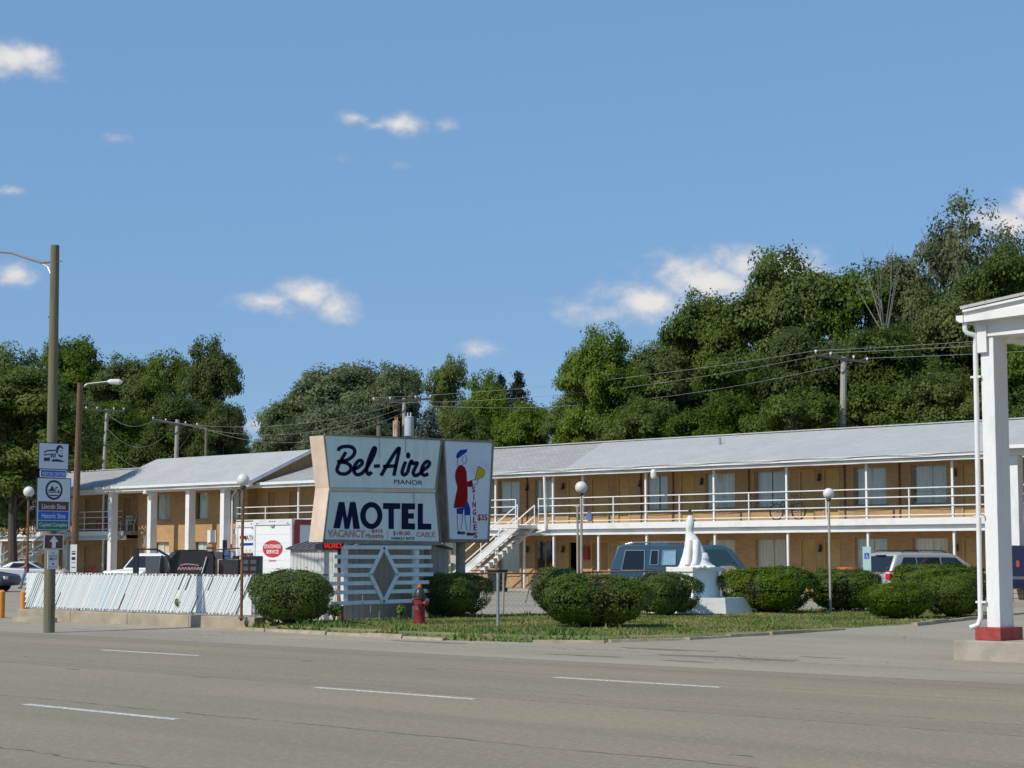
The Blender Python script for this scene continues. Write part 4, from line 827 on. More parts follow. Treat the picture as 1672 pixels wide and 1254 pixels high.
# ------------------------------------------------------------------ service poles and wires behind the motel
UPY = 80.0
def upole(px, py, m, r, label, arm=None, lean=0, arms2=False):
    c = at_y(px, py, UPY); t = thing('utility_pole', label, 'utility pole', (c.x, UPY, .1), group='utility poles behind the motel')
    MB().tube([(c.x - lean, UPY, 0), (c.x, UPY, c.z)], [r * 1.35, r], 12).build('shaft', m, t)
    if arm:
        z, half, tilt = arm; d = Vector((RGT.x, RGT.y, tilt)).normalized(); o = Vector((c.x, UPY - r - .06, c.z - z)); ca = MB().bar(o - d * half, o + d * half, .1, .13).build('cross_arm', M['wood_dark'] if m is not M['wood_dark'] else m, t)
        for s in (-.95, -.4, .45, .95): q = o + d * half * s; MB().lathe([(.02, .06), (.02, .12), (.06, .13), (.07, .2), (.03, .26)], q, 8).build('insulator', M['globe'], ca)
        for s in (-1, 1): MB().bar(o + d * half * .45 * s, o + Vector((0, 0, -.75)), .04, .04).build('arm_brace', M['wood_dark'], ca)
    return t, c
tA, cA = upole(175, 668, M['wood_pale'], .13, 'pale utility pole with a flat cross arm above the shaded roof end', (.12, 1.5, -.03), .7)
bpy.data.objects[tA.children[1].name].data.materials[0] = M['wood_pale']
tB, cB = upole(290, 685, M['wood_pale'], .15, 'pale utility pole with a tilted cross arm above the portico roof', (.3, 1.7, -.14), .3)
tC, cC = upole(337, 697, M['wood'], .1, 'thin bare utility pole in front of the dark trees')
tD, cD = upole(660, 650, M['wood_pale'], .12, 'utility pole with transformers rising behind the motel sign', (.15, 1.9, .05))
tE, cE = upole(1378, 583, M['wood_pale'], .16, 'pale leaning utility pole before the dark trees on the right', (.1, 1.4, -.15), .45)
for px, py, r, m, nm, lb in ((668, 681, .3, 'silver2', 'transformer', ''), (647, 688, .21, 'rustcan', 'transformer', '')):
    a = at_y(px, py, UPY - .6); MB().lathe([(r * .95, -1.2), (r, -1.1), (r, -.05), (r * 1.06, -.04), (r * 1.06, 0), (r * .3, .06)], (a.x, a.y, a.z), 16).tube([(a.x - r * .4, a.y, a.z), (a.x - r * .4, a.y, a.z + .28)], .05, 6).tube([(a.x + r * .5, a.y, a.z), (a.x + r * .5, a.y, a.z + .28)], .05, 6).build(nm, M[m], tD, smooth=True)
a = at_y(619, 695, 79.0); tag(MB().tube([(a.x, a.y, 0), (a.x, a.y, a.z)], .16, 10).build('vent_stack', M['wood']), 'short grey stub of a pole above the left of the motel sign', 'pole')
wires = []
def wire(a, b, sag, label, r=.010, m='wire'):
    a = Vector(a); b = Vector(b); pts = [a.lerp(b, i / 24) - Vector((0, 0, sag * 4 * (i / 24) * (1 - i / 24))) for i in range(25)]
    tag(MB().tube(pts, r, 5).build('power_line', M[m]), label, 'power line', 'power lines behind the motel')
far_r = at_y(1700, 570, UPY); dE = Vector((RGT.x, RGT.y, -.15)).normalized(); dD = Vector((RGT.x, RGT.y, .05)).normalized(); dB = Vector((RGT.x, RGT.y, -.14)).normalized()
for k, (s, nm) in enumerate(((-.95, 'highest'), (-.4, 'second'), (.95, 'third'))):
    e = Vector((cE.x, UPY - .2, cE.z + .12)) + dE * 1.4 * s; f = Vector((cD.x, UPY - .2, cD.z + .1 - .35 * k)) + dD * 1.9 * s
    wire(f, e, .4 + k * .28, nm + ' wire from the transformer pole to the leaning pole'); wire(e, Vector((-24, UPY + 1.5 + s, cE.z + .55 - .3 * k)), .3, nm + ' wire leaving the leaning pole to the right')
wire((cE.x, UPY - .2, 7.9), (-24, UPY, 8.3), .15, 'low single wire right of the leaning pole just above the roof'); wire((cE.x, UPY - .2, 7.9), (cD.x + 12, UPY + 2, 6.4), .3, 'low single wire left of the leaning pole just above the roof')
for k, (s, nm) in enumerate(((-.9, 'upper'), (.1, 'middle'), (.9, 'lower'))):
    e = Vector((cB.x, UPY - .2, cB.z - .2)) + dB * 1.7 * s; wire(e, Vector((cD.x, UPY, cD.z - .3 - .3 * k)), 1.0 + .3 * k, nm + ' wire from the tilted cross arm to the transformer pole'); wire(e, Vector((cA.x, UPY - .1, cA.z - .2 - 1.1 * k)), .8 + .9 * k, nm + ' slack wire between the two pale poles on the left')
# ------------------------------------------------------------------ canopy pillar at the right
can = thing('drive_canopy', 'white gabled drive-through canopy with a rough stucco pillar and downspout', 'canopy', (-15.3, 28.03, .05))
MB().box(-15.42, -15.18, 27.8, 28.27, .58, 5.5).build('pillar', M['stucco'], can, bevel=.012)
MB().box(-15.57, -15.10, 27.66, 28.42, .37, .58).build('pillar_base', M['redpaint'], can, bevel=.012)
MB().box(-15.86, -3.0, 27.45, 28.75, -.02, .37).build('island_kerb', M['conc2'], can, bevel=.02)
MB().box(-15.5, -3.5, 27.77, 28.3, 5.44, 5.70).build('beam', M['white'], can); MB().box(-15.5, -15.1, 28.301, 37, 5.44, 5.70).build('beam', M['white'], can)
MB().box(-15.44, -15.27, 27.73, 27.769, 5.17, 5.62).build('capital_board', M['white'], can)
CY, CX, CE = 27.55, -9.3, -15.58                          # low pediment facing the road
def ped_board(zl, zr, bl, br, dy, t, name):
    for s in (0, 1):
        fx = (lambda x: x) if not s else (lambda x: 2 * CX - x)
        MB().prism([(fx(CE), bl), (fx(CX + (.001 if s else 0)), br), (fx(CX + (.001 if s else 0)), zr), (fx(CE), zl)], lambda x, z: Vector((x, CY + dy, z)), lambda x, z: Vector((x, CY + dy + t, z))).build(name, M['white'], can)
ped_board(5.79, 6.24, 5.685, 5.84, 0, .045, 'fascia_board'); ped_board(5.85, 6.5, 5.79, 6.24, .02, .045, 'cove_board'); ped_board(5.885, 6.56, 5.85, 6.5, -.045, .1, 'crown_moulding')
MB().box(CE + .05, 2 * CX - CE - .05, CY + .05, 37.2, 5.7, 5.735).build('soffit', M['trim'], can)
for s in (0, 1):
    fx = (lambda x: x) if not s else (lambda x: 2 * CX - x); q = [Vector((fx(CE - .03), y, 5.9)) for y in (CY - .06, 37.2)] + [Vector((CX, y, 6.58)) for y in (37.2, CY - .06)]
    MB().add([p + Vector((0, 0, .05)) for p in q] + q, [(0, 1, 2, 3), (7, 6, 5, 4), (0, 4, 5, 1), (1, 5, 6, 2), (2, 6, 7, 3), (3, 7, 4, 0)]).build('roof_slope', M['shingle'], can)
MB().prism([(-.13, .1), (0, .1), (0, -.02), (-.07, -.02), (-.13, .03)], lambda a, b: Vector((CE - .005 + a, CY - .02, 5.70 + b)), lambda a, b: Vector((CE - .005 + a, 37.2, 5.70 + b))).build('gutter', M['white'], can)
MB().tube([(-15.6, 27.62, 5.69), (-15.6, 27.62, 5.56), (-15.58, 27.64, 5.51), (-15.48, 27.72, 5.47), (-15.475, 27.755, 5.42), (-15.49, 27.76, 5.3), (-15.52, 27.77, .75), (-15.55, 27.74, .62), (-15.66, 27.66, .57)], .042, 12).build('downspout', M['white'], can, smooth=True)
for z in (4.75, 2.4, .98): MB().box(-15.59, -15.4, 27.74, 27.84, z, z + .035).build('strap', M['trim'], can)
# ------------------------------------------------------------------ bollards, hydrant, posts
for px, pt, lb in ((2, 960, 'orange steel bollard at the left edge of the photo'), (38, 961, 'orange steel bollard next to the fence end')):
    p = at_z(px, 1006, .1); q = at_y(px, pt, p.y); tag(MB().lathe([(.095, 0), (.095, q.z - p.z - .03), (.07, q.z - p.z), (.02, q.z - p.z + .015)], (p.x, p.y, .03), 14).build('bollard', M['orange'], smooth=True), lb, 'bollard', 'orange bollards')
hp = at_z(685, 1020, LZ); hy = thing('fire_hydrant', 'red fire hydrant with a black bonnet and orange nut', 'hydrant', (hp.x, hp.y, LZ))
MB().lathe([(.17, -.02), (.17, .04), (.135, .05), (.125, .3), (.135, .32), (.135, .36), (.125, .38), (.13, .58), (.155, .6), (.155, .63)], hp, 18).build('barrel', M['hydrant'], hy, smooth=True)
MB().lathe([(.16, .63), (.16, .66), (.135, .67), (.125, .74), (.09, .82), (.045, .86), (.045, .87)], hp, 18).build('bonnet', M['hydrant_black'], hy, smooth=True)
MB().lathe([(.05, .86), (.05, .9), (.035, .905), (.03, .95)], hp, 6).build('operating_nut', M['hydrant_orange'], hy)
for d, r, m in (((-1, -.1, 0), .06, 'hydrant_black'), ((.6, -.8, 0), .075, 'hydrant'), ((1, .2, 0), .06, 'hydrant')):
    d = Vector(d).normalized(); c = hp + Vector((0, 0, .5)); MB().tube([c + d * .1, c + d * .17, c + d * .171, c + d * .21, c + d * .212, c + d * .24], [r * .85, r * .85, r * 1.1, r * 1.1, r * .4, r * .4], 10).build('nozzle_cap', M[m], hy)
for i in range(8): t = i * math.pi / 4; c = hp + Vector((.15 * math.cos(t), .15 * math.sin(t), .045)); MB().lathe([(.016, 0), (.016, .022)], c, 6).build('flange_bolt', M['hydrant'], hy)
p = at_z(813, 1022, LZ); tag(MB().tube([(p.x, p.y, 0), (p.x, p.y, 1.38)], .036, 12).build('steel_post', M['steel']), 'bare grey steel post standing in the lawn', 'post')
# chain-link fence across the back of the lawn
A = at_d(742, 936, 50.0); B = at_d(1125, 931, 52.2); A.z = B.z = 0
cf = thing('chain_link_fence', 'low rusty chain-link fence across the back of the lawn', 'fence', (A.x, A.y, .15))
MB().tube([A + Vector((0, 0, 1.3)), A.lerp(B, .33) + Vector((0, 0, 1.29)), B + Vector((0, 0, 1.37))], .022, 8).build('top_rail', M['rust'], cf)
chain(cf, A, B, .2, 1.29, M['steel'], .14, .0016)
for i in range(6): q = A.lerp(B, i / 5); MB().tube([q + Vector((0, 0, .05)), q + Vector((.03 * (i % 3), .0, 1.31))], .03, 8).build('fence_post', M['wood_pale'], cf)
q = at_d(866, 1000, 51); q2 = at_d(857, 985, 51); MB().tube([at_d(865, 956, 50.6), at_d(858, 985, 50.6)], .02, 6).build('brace', M['steel'], cf)
# sign hung at the fence
a = at_d(735, 905, 49); hs = thing('hung_notice', 'small white notice hanging askew behind the bell sign', 'sign', a)
d = RGT * .27; MB().prism([(0, 0), (1, -.12), (1.02, -.62), (.04, -.5)], lambda s, t: a + RGT * (s * .29) + Vector((0, 0, t * .45)), lambda s, t: a + RGT * (s * .29) + Vector((0, 0, t * .45)) - FWD * .015).build('panel', M['flag'], hs)
MB().bar(a + Vector((0, 0, .0)), a + RGT * .3 + Vector((0, 0, -.03)), .03, .04).build('batten', M['terra'], hs); MB().tube([a + RGT * .05 + Vector((0, 0, .1)) + FWD * .05, Vector((a.x, a.y, .1)) + FWD * .05], .03, 6).build('stand', M['wood_brown'], hs)
# ------------------------------------------------------------------ fountain with the sea lion
fc = Vector((-32.13, 41.62, .15))
ft = thing('fountain_basin', 'white octagonal fountain basin with a pale blue inside', 'fountain', fc)
def octo(r, z, k=8): return [fc + Vector((r * math.cos(math.pi / 8 + i * 2 * math.pi / k), r * math.sin(math.pi / 8 + i * 2 * math.pi / k), z)) for i in range(k)]
o1, o2_, i1, i2 = octo(1.58, -.05), octo(1.5, .47), octo(1.34, .47), octo(1.34, .05)
for i in range(8):
    j = (i + 1) % 8; e = .004; sh = lambda p, q: p.lerp(q, e)
    a_, b_, c_, d_ = sh(o1[i], o1[j]), sh(o1[j], o1[i]), sh(o2_[j], o2_[i]), sh(o2_[i], o2_[j]); f_, g_ = sh(i1[j], i1[i]), sh(i1[i], i1[j])
    MB().add([a_, b_, c_, d_, sh(i2[i], i2[j]), sh(i2[j], i2[i]), f_, g_], [(0, 1, 2, 3), (3, 2, 6, 7), (0, 4, 5, 1), (0, 3, 7, 4), (1, 5, 6, 2), (7, 6, 5, 4)]).build('basin_wall', M['plaster'], ft)
MB().add(octo(1.345, .06), [tuple(range(8))]).build('basin_floor', M['poolblue'], ft); 
w_ = octo(1.335, .4); MB().add(w_ + octo(1.335, .46), [(i, (i + 1) % 8, 8 + (i + 1) % 8, 8 + i) for i in range(8)] + [tuple(range(8))]).build('basin_lining', M['poolblue'], ft)
pc = at_d(1131, 926, 51.0)                              # near corner of the pedestal cap
ped = thing('statue_pedestal', 'tapered white pedestal with an overhanging cap in the fountain', 'pedestal', (pc.x - .5, pc.y + .75, .2))
zc = pc.z
MB().box(pc.x - .95, pc.x, pc.y, pc.y + 1.45, zc - .13, zc).build('cap', M['plaster'], ped, bevel=.012)
MB().prism([(0, 0), (1, 0), (1, 1), (0, 1)], lambda s, t: Vector((pc.x - .92 + .92 * s, pc.y + .02 + 1.3 * t, .2)), lambda s, t: Vector((pc.x - .88 + .84 * s, pc.y + .05 + 1.18 * t, zc - .132))).build('shaft', M['plaster'], ped)
sl_t = thing('garden_statue', 'tall white plaster statue standing on the fountain pedestal', 'statue', (pc.x - .5, pc.y + .6, zc))
bx = at_d(1133, 926, 51.6); bx.z = zc; hd = Vector((RGT.x, RGT.y, 0)); sd = Vector((FWD.x, FWD.y, 0)).normalized()
prof = [(0, .05, .52), (.04, .045, .48), (.08, .03, .44), (.15, .01, .40), (.22, 0, .365), (.3, 0, .335), (.39, 0, .305), (.48, 0, .285), (.57, 0, .255), (.66, -.02, .23), (.74, -.035, .2), (.82, -.055, .175), (.9, -.085, .14), (.96, -.105, .112), (1.0, -.112, .104), (1.06, -.108, .112), (1.13, -.102, .12), (1.22, -.096, .117), (1.3, -.095, .112), (1.37, -.098, .095), (1.42, -.1, .06), (1.45, -.1, .012)]
mb = MB(); K = 40; gs = random.Random(12)
for z, off, r in prof:
    for k in range(K):
        t = 2 * math.pi * k / K; fold = 1 + (.085 * math.cos(3 * t + 1.6 * z + .8) + .04 * math.cos(7 * t - 2.2 * z) + .02 * math.sin(13 * t)) * min(1, max(0, (1.0 - z) * 2.2)) + (.07 * max(0, math.cos(t + 1.9)) if .98 < z < 1.3 else 0)
        mb.v.append(tuple(bx + hd * (off + r * fold * math.cos(t)) + sd * (r * .9 * fold * math.sin(t)) + Vector((0, 0, z + .0015))))
for i in range(len(prof) - 1):
    for k in range(K): a = i * K + k; b = i * K + (k + 1) % K; mb.f.append((a, b, b + K, a + K))
mb.f += [tuple(range(K)), tuple(range((len(prof) - 1) * K, len(prof) * K))]
mb.build('figure', M['plaster'], sl_t, smooth=True)
for q_, r_ in (((.17, -.02), .24),): MB().lathe([(.02, -.28), (.75, -.16), (1, .05), (.8, .24), (.1, .34)], (0, 0, 0), 14).build('haunch', M['plaster'], sl_t, smooth=True).data.transform(Matrix.Translation(bx - ORG[sl_t.name] + hd * q_[0] + sd * q_[1] + Vector((0, 0, .2))) @ Matrix.Diagonal((r_ * 1.15, r_, .78, 1)) @ Matrix.Translation(ORG[sl_t.name]))
for q_ in (-.14, .06): MB().tube([bx + hd * q_ - sd * .12 + Vector((0, 0, .72)), bx + hd * (q_ - .03) - sd * .27 + Vector((0, 0, .4)), bx + hd * (q_ - .06) - sd * .34 + Vector((0, 0, .12)), bx + hd * (q_ - .1) - sd * .42 + Vector((0, 0, .04))], [.1, .095, .085, .05], 12).build('foreleg', M['plaster'], sl_t, smooth=True)
for k in range(5):                                     # lumps of rockwork along the foot
    t = -1.5 + k * .4 + gs.uniform(-.1, .1); c = bx + hd * (.05 + .46 * math.cos(t)) + sd * (.44 * math.sin(t)); MB().lathe([(.1, -.03), (.11, .0), (.08, .04), (.02, .055)], c, 7, sx=gs.uniform(.6, 1.5), sy=gs.uniform(.6, 1.2)).build('rock', M['plaster'], sl_t, smooth=True)
nq = bx + hd * -.1; MB().tube([nq + Vector((0, 0, 1.42)), nq + Vector((0, 0, 1.58))], .014, 6).ball(nq + Vector((0, 0, 1.6)), .05, 8, 6).build('nozzle', M['blackmetal'], sl_t)
# breeze-block screen
a = at_d(1177, 970, 53.5); bw_ = thing('breeze_block_wall', 'openwork concrete block screen beside the pedestal', 'wall', (a.x, a.y, .15))
for i in range(4):
    for j in range(2):
        o = a + RGT * (j * .205); o.z = .2 + i * .31; mb = MB()
        for aa, bb in (((0, 0), (.2, 0)), ((0, .3), (.2, .3)), ((0, 0), (0, .3)), ((.2, 0), (.2, .3)), ((0, .15), (.1, .3)), ((.1, 0), (.2, .15)), ((.1, .3), (.2, .15)), ((0, .15), (.1, 0))):
            mb.bar(o + RGT * aa[0] + Vector((0, 0, aa[1])), o + RGT * bb[0] + Vector((0, 0, bb[1])), .1, .03, up=tuple(FWD) if aa[1] == bb[1] else (0, 0, 1))
        mb.build('breeze_block', M['conc2'], bw_)
# ------------------------------------------------------------------ vehicles
def wheel(root, x, y, r, s):
    w = MB().lathe([(r * .6, -.1), (r * .95, -.11), (r, -.07), (r, .07), (r * .95, .11), (r * .6, .1)], (x, y, r), 20, 'y').build('wheel', M['tyre'], root, smooth=True); MB().lathe([(r * .6, -.06), (r * .62, .08), (r * .3, .1), (.05, .11)], (x, y, r), 14, 'y').build('rim', M['chrome'], w)
def vehicle(name, label, loc, heading, low, up, W, belt, tuck, paint, wins, wheels, cat='van', bevel=.07, ends=()):
    t = thing(name, label, cat, loc, heading, local=True); hw = W / 2
    w = lambda z: hw - max(0, z - belt) * tuck
    MB().prism(low, lambda a, b: Vector((a, -hw, b)), lambda a, b: Vector((a, hw, b))).build('body', paint, t, bevel=bevel, smooth=True)
    MB().prism(up, lambda a, b: Vector((a, -w(b) + .004, b)), lambda a, b: Vector((a, w(b) - .004, b))).build('cabin', paint, t, bevel=bevel, smooth=True)
    for poly, m in wins:
        for s in (-1, 1): MB().prism(poly, lambda a, b: Vector((a, s * (w(b) - .02), b)), lambda a, b: Vector((a, s * (w(b) + .008), b))).build('side_window', m, t)
    for (a0, z0), (a1, z1), m, nm in ends:               # windscreen and tailgate glass lie on sloping ends
        d = Vector((a1 - a0, 0, z1 - z0)).normalized(); nn = Vector((d.z, 0, -d.x)); nn = nn if (nn.x > 0) == (a0 > 0) else -nn; v = []
        for k in (-.02, .012):
            for (aa, zz) in ((a0, z0), (a1, z1)):
                for s in (-1, 1): v.append(Vector((aa, s * (w(zz) - .12), zz)) + nn * k)
        MB().add(v, [(0, 1, 3, 2), (4, 6, 7, 5), (0, 4, 5, 1), (2, 3, 7, 6), (0, 2, 6, 4), (1, 5, 7, 3)]).build(nm, m, t)
    for x, r in wheels:
        for s in (-1, 1): wheel(t, x, s * (hw - .1), r, s)
    return t, w
ang = lambda v: math.atan2(v.y, v.x)
# teal van, broadside
h = RGT * math.cos(R(-7)) + FWD * math.sin(R(-7)); hv = ang(h); c = at_d(1108, 960, 55.3)
WINS = [[(-1.66, 1.2), (-.98, 1.2), (-.97, 1.79), (-1.54, 1.79)], [(-.82, 1.36), (-.57, 1.36), (-.56, 1.79), (-.77, 1.79)], [(-.46, 1.36), (-.06, 1.36), (-.05, 1.79), (-.42, 1.79)]]
van, w = vehicle('conversion_van', 'teal conversion van parked behind the fountain', (c.x, c.y, .15), hv, [(-1.95, .35), (2.75, .35), (2.8, .75), (2.7, 1.08), (2.0, 1.2), (-2.0, 1.2), (-2.02, .6)], [(-2.0, 1.19), (2.05, 1.19), (1.5, 1.88), (1.3, 1.95), (-1.6, 1.96), (-1.78, 1.92)], 2.0, 1.0, .16, M['teal'],
    [(WINS[0], M['glass']), (WINS[1], M['glass']), (WINS[2], M['glass_curt']), ([(.55, 1.2), (1.92, 1.2), (1.42, 1.82), (.6, 1.82)], M['glass_teal'])], ((-1.3, .36), (1.85, .36)), bevel=.04, ends=(((2.0, 1.26), (1.56, 1.82), M['glass_teal'], 'windscreen'), ((-1.97, 1.25), (-1.82, 1.8), M['glass'], 'rear_window')))
for poly in WINS:
    mb = MB()
    for a_, b_ in zip(poly, poly[1:] + poly[:1]): mb.bar((a_[0], -w(a_[1]) - .012, a_[1]), (b_[0], -w(b_[1]) - .012, b_[1]), .02, .022)
    mb.build('window_trim', M['chrome'], van)
for x_ in (-.9, .42): MB().box(x_, x_ + .012, -1.004, -.998, .5, 1.2).build('panel_seam', M['blackmetal'], van)
MB().tube([(.95, -.93, 1.24), (1.08, -.93, 1.42), (1.22, -.93, 1.38), (1.25, -.93, 1.24)], .016, 6).build('steering_wheel', M['asph_black'], van)
MB().tube([(-1.55, -.7, 1.97), (-1.35, -.72, 2.03), (.3, -.72, 2.03), (.5, -.7, 1.97)], .015, 6).tube([(-1.55, .7, 1.97), (-1.35, .72, 2.03), (.3, .72, 2.03), (.5, .7, 1.97)], .015, 6).build('roof_rail', M['chrome'], van)
MB().box(-1.9, 1.6, -1.012, -1.002, .95, .99).build('side_stripe', M['chrome'], van); MB().box(.5, .62, -1.02, -1.003, 1.06, 1.1).build('door_handle', M['blackmetal'], van); MB().box(1.45, 1.6, -1.2, -1.0, 1.2, 1.4).build('mirror', M['teal'], van); MB().box(-2.06, -2.02, -.95, -.75, .8, 1.1).build('tail_lamp', M['tail'], van)
# silver minivan, rear towards the road
h = RGT * math.cos(R(26)) + FWD * math.sin(R(26)); hm = ang(h); rc = at_d(1430, 935, 63.8); cm = Vector((rc.x, rc.y, 0)) + Vector((h.x, h.y, 0)).normalized() * 2.3
mv, w = vehicle('minivan', 'silver minivan with roof rails parked behind the hedge bushes', (cm.x, cm.y, .15), hm, [(-2.35, .3), (2.3, .3), (2.42, .6), (2.3, .86), (1.5, 1.02), (-2.42, 1.04), (-2.45, .5)], [(-2.4, 1.03), (1.62, 1.0), (.62, 1.66), (.2, 1.74), (-1.75, 1.76), (-2.0, 1.7)], 1.92, .95, .24, M['silver'],
    [([(-2.05, 1.08), (-1.22, 1.08), (-1.22, 1.58), (-1.72, 1.58)], M['glass']), ([(-1.17, 1.08), (-.18, 1.08), (-.18, 1.58), (-1.17, 1.58)], M['glass']), ([(-.12, 1.08), (1.2, 1.06), (.52, 1.57), (-.12, 1.58)], M['glass_teal'])], ((-1.45, .33), (1.45, .33)), 'minivan', .09, (((-2.38, 1.08), (-2.06, 1.62), M['glass'], 'rear_window'), ((1.52, 1.06), (.72, 1.6), M['glass_teal'], 'windscreen')))
for s in (-1, 1):
    MB().tube([(-1.75, s * .72, 1.75), (-1.6, s * .72, 1.83), (.0, s * .72, 1.81), (.2, s * .72, 1.74)], .02, 6).build('roof_rail', M['blackmetal'], mv); mb = MB().prism([(-2.47, .84), (-2.2, .86), (-2.26, 1.12), (-2.43, 1.12)], lambda a, b: Vector((a, s * .74, b)), lambda a, b: Vector((a, s * .975, b))); mb.build('tail_lamp', M['tail'], mv)
    MB().box(-2.46, -2.2, min(s * .76, s * .978), max(s * .76, s * .978), 1.02, 1.07).build('lamp_lens', M['lampwhite'], mv)
MB().box(-2.12, -2.0, -.25, .25, 1.63, 1.67).build('brake_lamp', M['blackmetal'], mv)
# cars at the far left
c = at_z(-52, 966, .15); hd_ = ang(Vector((.86, .5, 0)))
dc, w = vehicle('dark_car', 'dark slate blue car cut off by the left edge of the photo', (c.x, c.y, .15), hd_, [(-2.1, .28), (2.1, .28), (2.25, .5), (2.15, .78), (1.2, .92), (-2.2, .95), (-2.2, .5)], [(-1.9, .94), (1.0, .92), (.25, 1.36), (-.1, 1.42), (-1.2, 1.42)], 1.8, .9, .3, M['carblue'], [([(-1.6, .97), (.75, .97), (.2, 1.33), (-1.15, 1.33)], M['glass'])], ((-1.35, .32), (1.38, .32)), 'car', .1)
MB().box(2.14, 2.27, -.8, -.5, .58, .72).build('headlamp', M['lampwhite'], dc)
c = at_z(48, 955, .15); sc2, w = vehicle('silver_coupe', 'pale silver coupe parked behind the walking person', (c.x, c.y, .15), ang(RGT), [(-2.2, .28), (2.25, .28), (2.3, .5), (2.1, .8), (1.1, .92), (-1.7, 1.0), (-2.25, .92), (-2.3, .5)], [(-1.5, .98), (.95, .92), (.2, 1.3), (-.25, 1.35), (-.9, 1.3)], 1.75, .92, .32, M['silver2'], [([(-.95, 1.0), (.72, .97), (.15, 1.24), (-.75, 1.25)], M['glass'])], ((-1.4, .31), (1.35, .31)), 'car', .1, (((.88, .97), (.28, 1.27), M['glass'], 'windscreen'),))
for s in (-1, 1): MB().lathe([(.12, -.02), (.12, .02)], (-2.02, s * .885, .75), 14, 'y', sx=.6, sy=1.4).build('tail_lamp', M['tail'], sc2)
# box trucks: rear doors towards the road
def box_truck(name, label, x0, x1, yb, zt, L_, paint, redside):
    t = thing(name, label, 'truck', ((x0 + x1) / 2, yb + L_ / 2, .15))
    MB().box(x0, x1, yb + .03, yb + L_, .9, zt).build('cargo_box', M['carwhite'], t)
    fm = MB().box(x0, x0 + .12, yb - .03, yb + .028, .9, zt - .22).box(x1 - .12, x1, yb - .03, yb + .028, .9, zt - .22).box(x0, x1, yb - .04, yb + .028, zt - .218, zt + .01).build('rear_frame', M['trim'], t)
    dr = None
    for i in range(6):
        z0 = .92 + (zt - .25 - .92) * i / 6; o = MB().box(x0 + .125, x1 - .125, yb - .002, yb + .027, z0 + .004, .92 + (zt - .25 - .92) * (i + 1) / 6 - .002).build('door_panel', M['carwhite'], t); dr = dr or o
    for k in (-.15, 0, .15): MB().box((x0 + x1) / 2 + k - .025, (x0 + x1) / 2 + k + .025, yb - .06, yb - .041, zt - .1, zt - .06).build('marker_lamp', M['redpaint'], t)
    for s in (x0 + .2, x1 - .3): MB().box(s, s + .1, yb - .05, yb - .041, zt - .17, zt - .14).build('marker_lamp', M['redpaint'], t)
    MB().box((x0 + x1) / 2 - .1, (x0 + x1) / 2 + .1, yb - .06, yb - .041, zt - .3, zt - .2).build('door_latch', M['steel'], t)
    MB().box(x0 + .2, x1 - .2, yb + L_ + .05, yb + L_ + 1.9, .5, 2.2).build('cab', M['carwhite'], t, bevel=.12)
    MB().box(x0 + .35, x1 - .35, yb - .1, yb + L_, .62, .88).build('chassis', M['blackmetal'], t)
    for xx in (x0 + .25, x1 - .25):
        for yy in (yb + 1.1, yb + L_ + .9): MB().lathe([(.25, -.14), (.42, -.13), (.42, .13), (.25, .14)], (xx, yy, .57), 16, 'x').build('wheel', M['tyre'], t)
    return t, fm
t1, f1 = box_truck('box_truck', 'white box truck with a red oval badge on its rear door', -58.2, -55.8, 46.5, 3.22, 5.6, 0, 1)
mb = MB(); fo = lambda a, b, d=0: Vector((a, 46.495 - d, b)); disc(mb, -57.0, 2.06, .62, .34, fo, 36, .003); ov = mb.build('oval_badge', M['badge'], t1)
FT = fr((0, 46.49, 0), (1, 0, 0), (0, 0, 1)); text('STATEWIDE', FT, -57.0, 2.08, .15, M['flag'], ov, 1.02, .02, depth=.004); text('SERVICE', FT, -57.0, 1.87, .15, M['flag'], ov, .76, .02, depth=.004); text('Lawncare', FT, -57.0, 1.56, .09, M['red'], t1, .45, depth=.004)
sd_ = MB().box(-55.795, -55.77, 46.6, 52.0, 3.0, 3.2).box(-55.795, -55.77, 46.55, 46.85, .95, 2.999).box(-55.795, -55.77, 51.8, 52.05, .95, 2.999).build('red_side_trim', M['redpaint'], t1)
t2, f2_ = box_truck('lettered_truck', 'white box truck with a phone number on its rear, left of the oval-badge truck', -62.0, -59.6, 48.6, 3.2, 5.0, 0, 0)
FT = fr((0, 48.59, 0), (1, 0, 0), (0, 0, 1)); pl = MB().box(-61.85, -59.75, 48.592, 48.596, 1.4, 2.75).build('lettered_panel', M['flag'], t2)
text('NATION', FT, -61.0, 2.42, .22, M['signblack'], pl, 1.05, .01); text('(217) 391-88', FT, -61.05, 1.55, .26, M['signblack'], pl, 1.5, .01)
mb = MB(); fo = lambda a, b, d=0: Vector((a, 48.586, b)); flat(mb, [(-61.75, 2.5), (-61.3, 2.5), (-61.3, 2.62), (-61.75, 2.62)], fo); mb.build('red_flash', M['red'], pl); mb = MB(); flat(mb, [(-61.75, 2.2), (-60.2, 2.25), (-60.4, 2.33), (-61.7, 2.32)], fo); mb.build('blue_flash', M['blue'], pl)
for k in range(7): mb = MB(); a_ = -61.6 + k * .24; ribbon(mb, [(a_, 1.9), (a_ + .06, 2.06), (a_ + .13, 1.92)], .025, fo); mb.build('faint_lettering', M['ray'], pl)
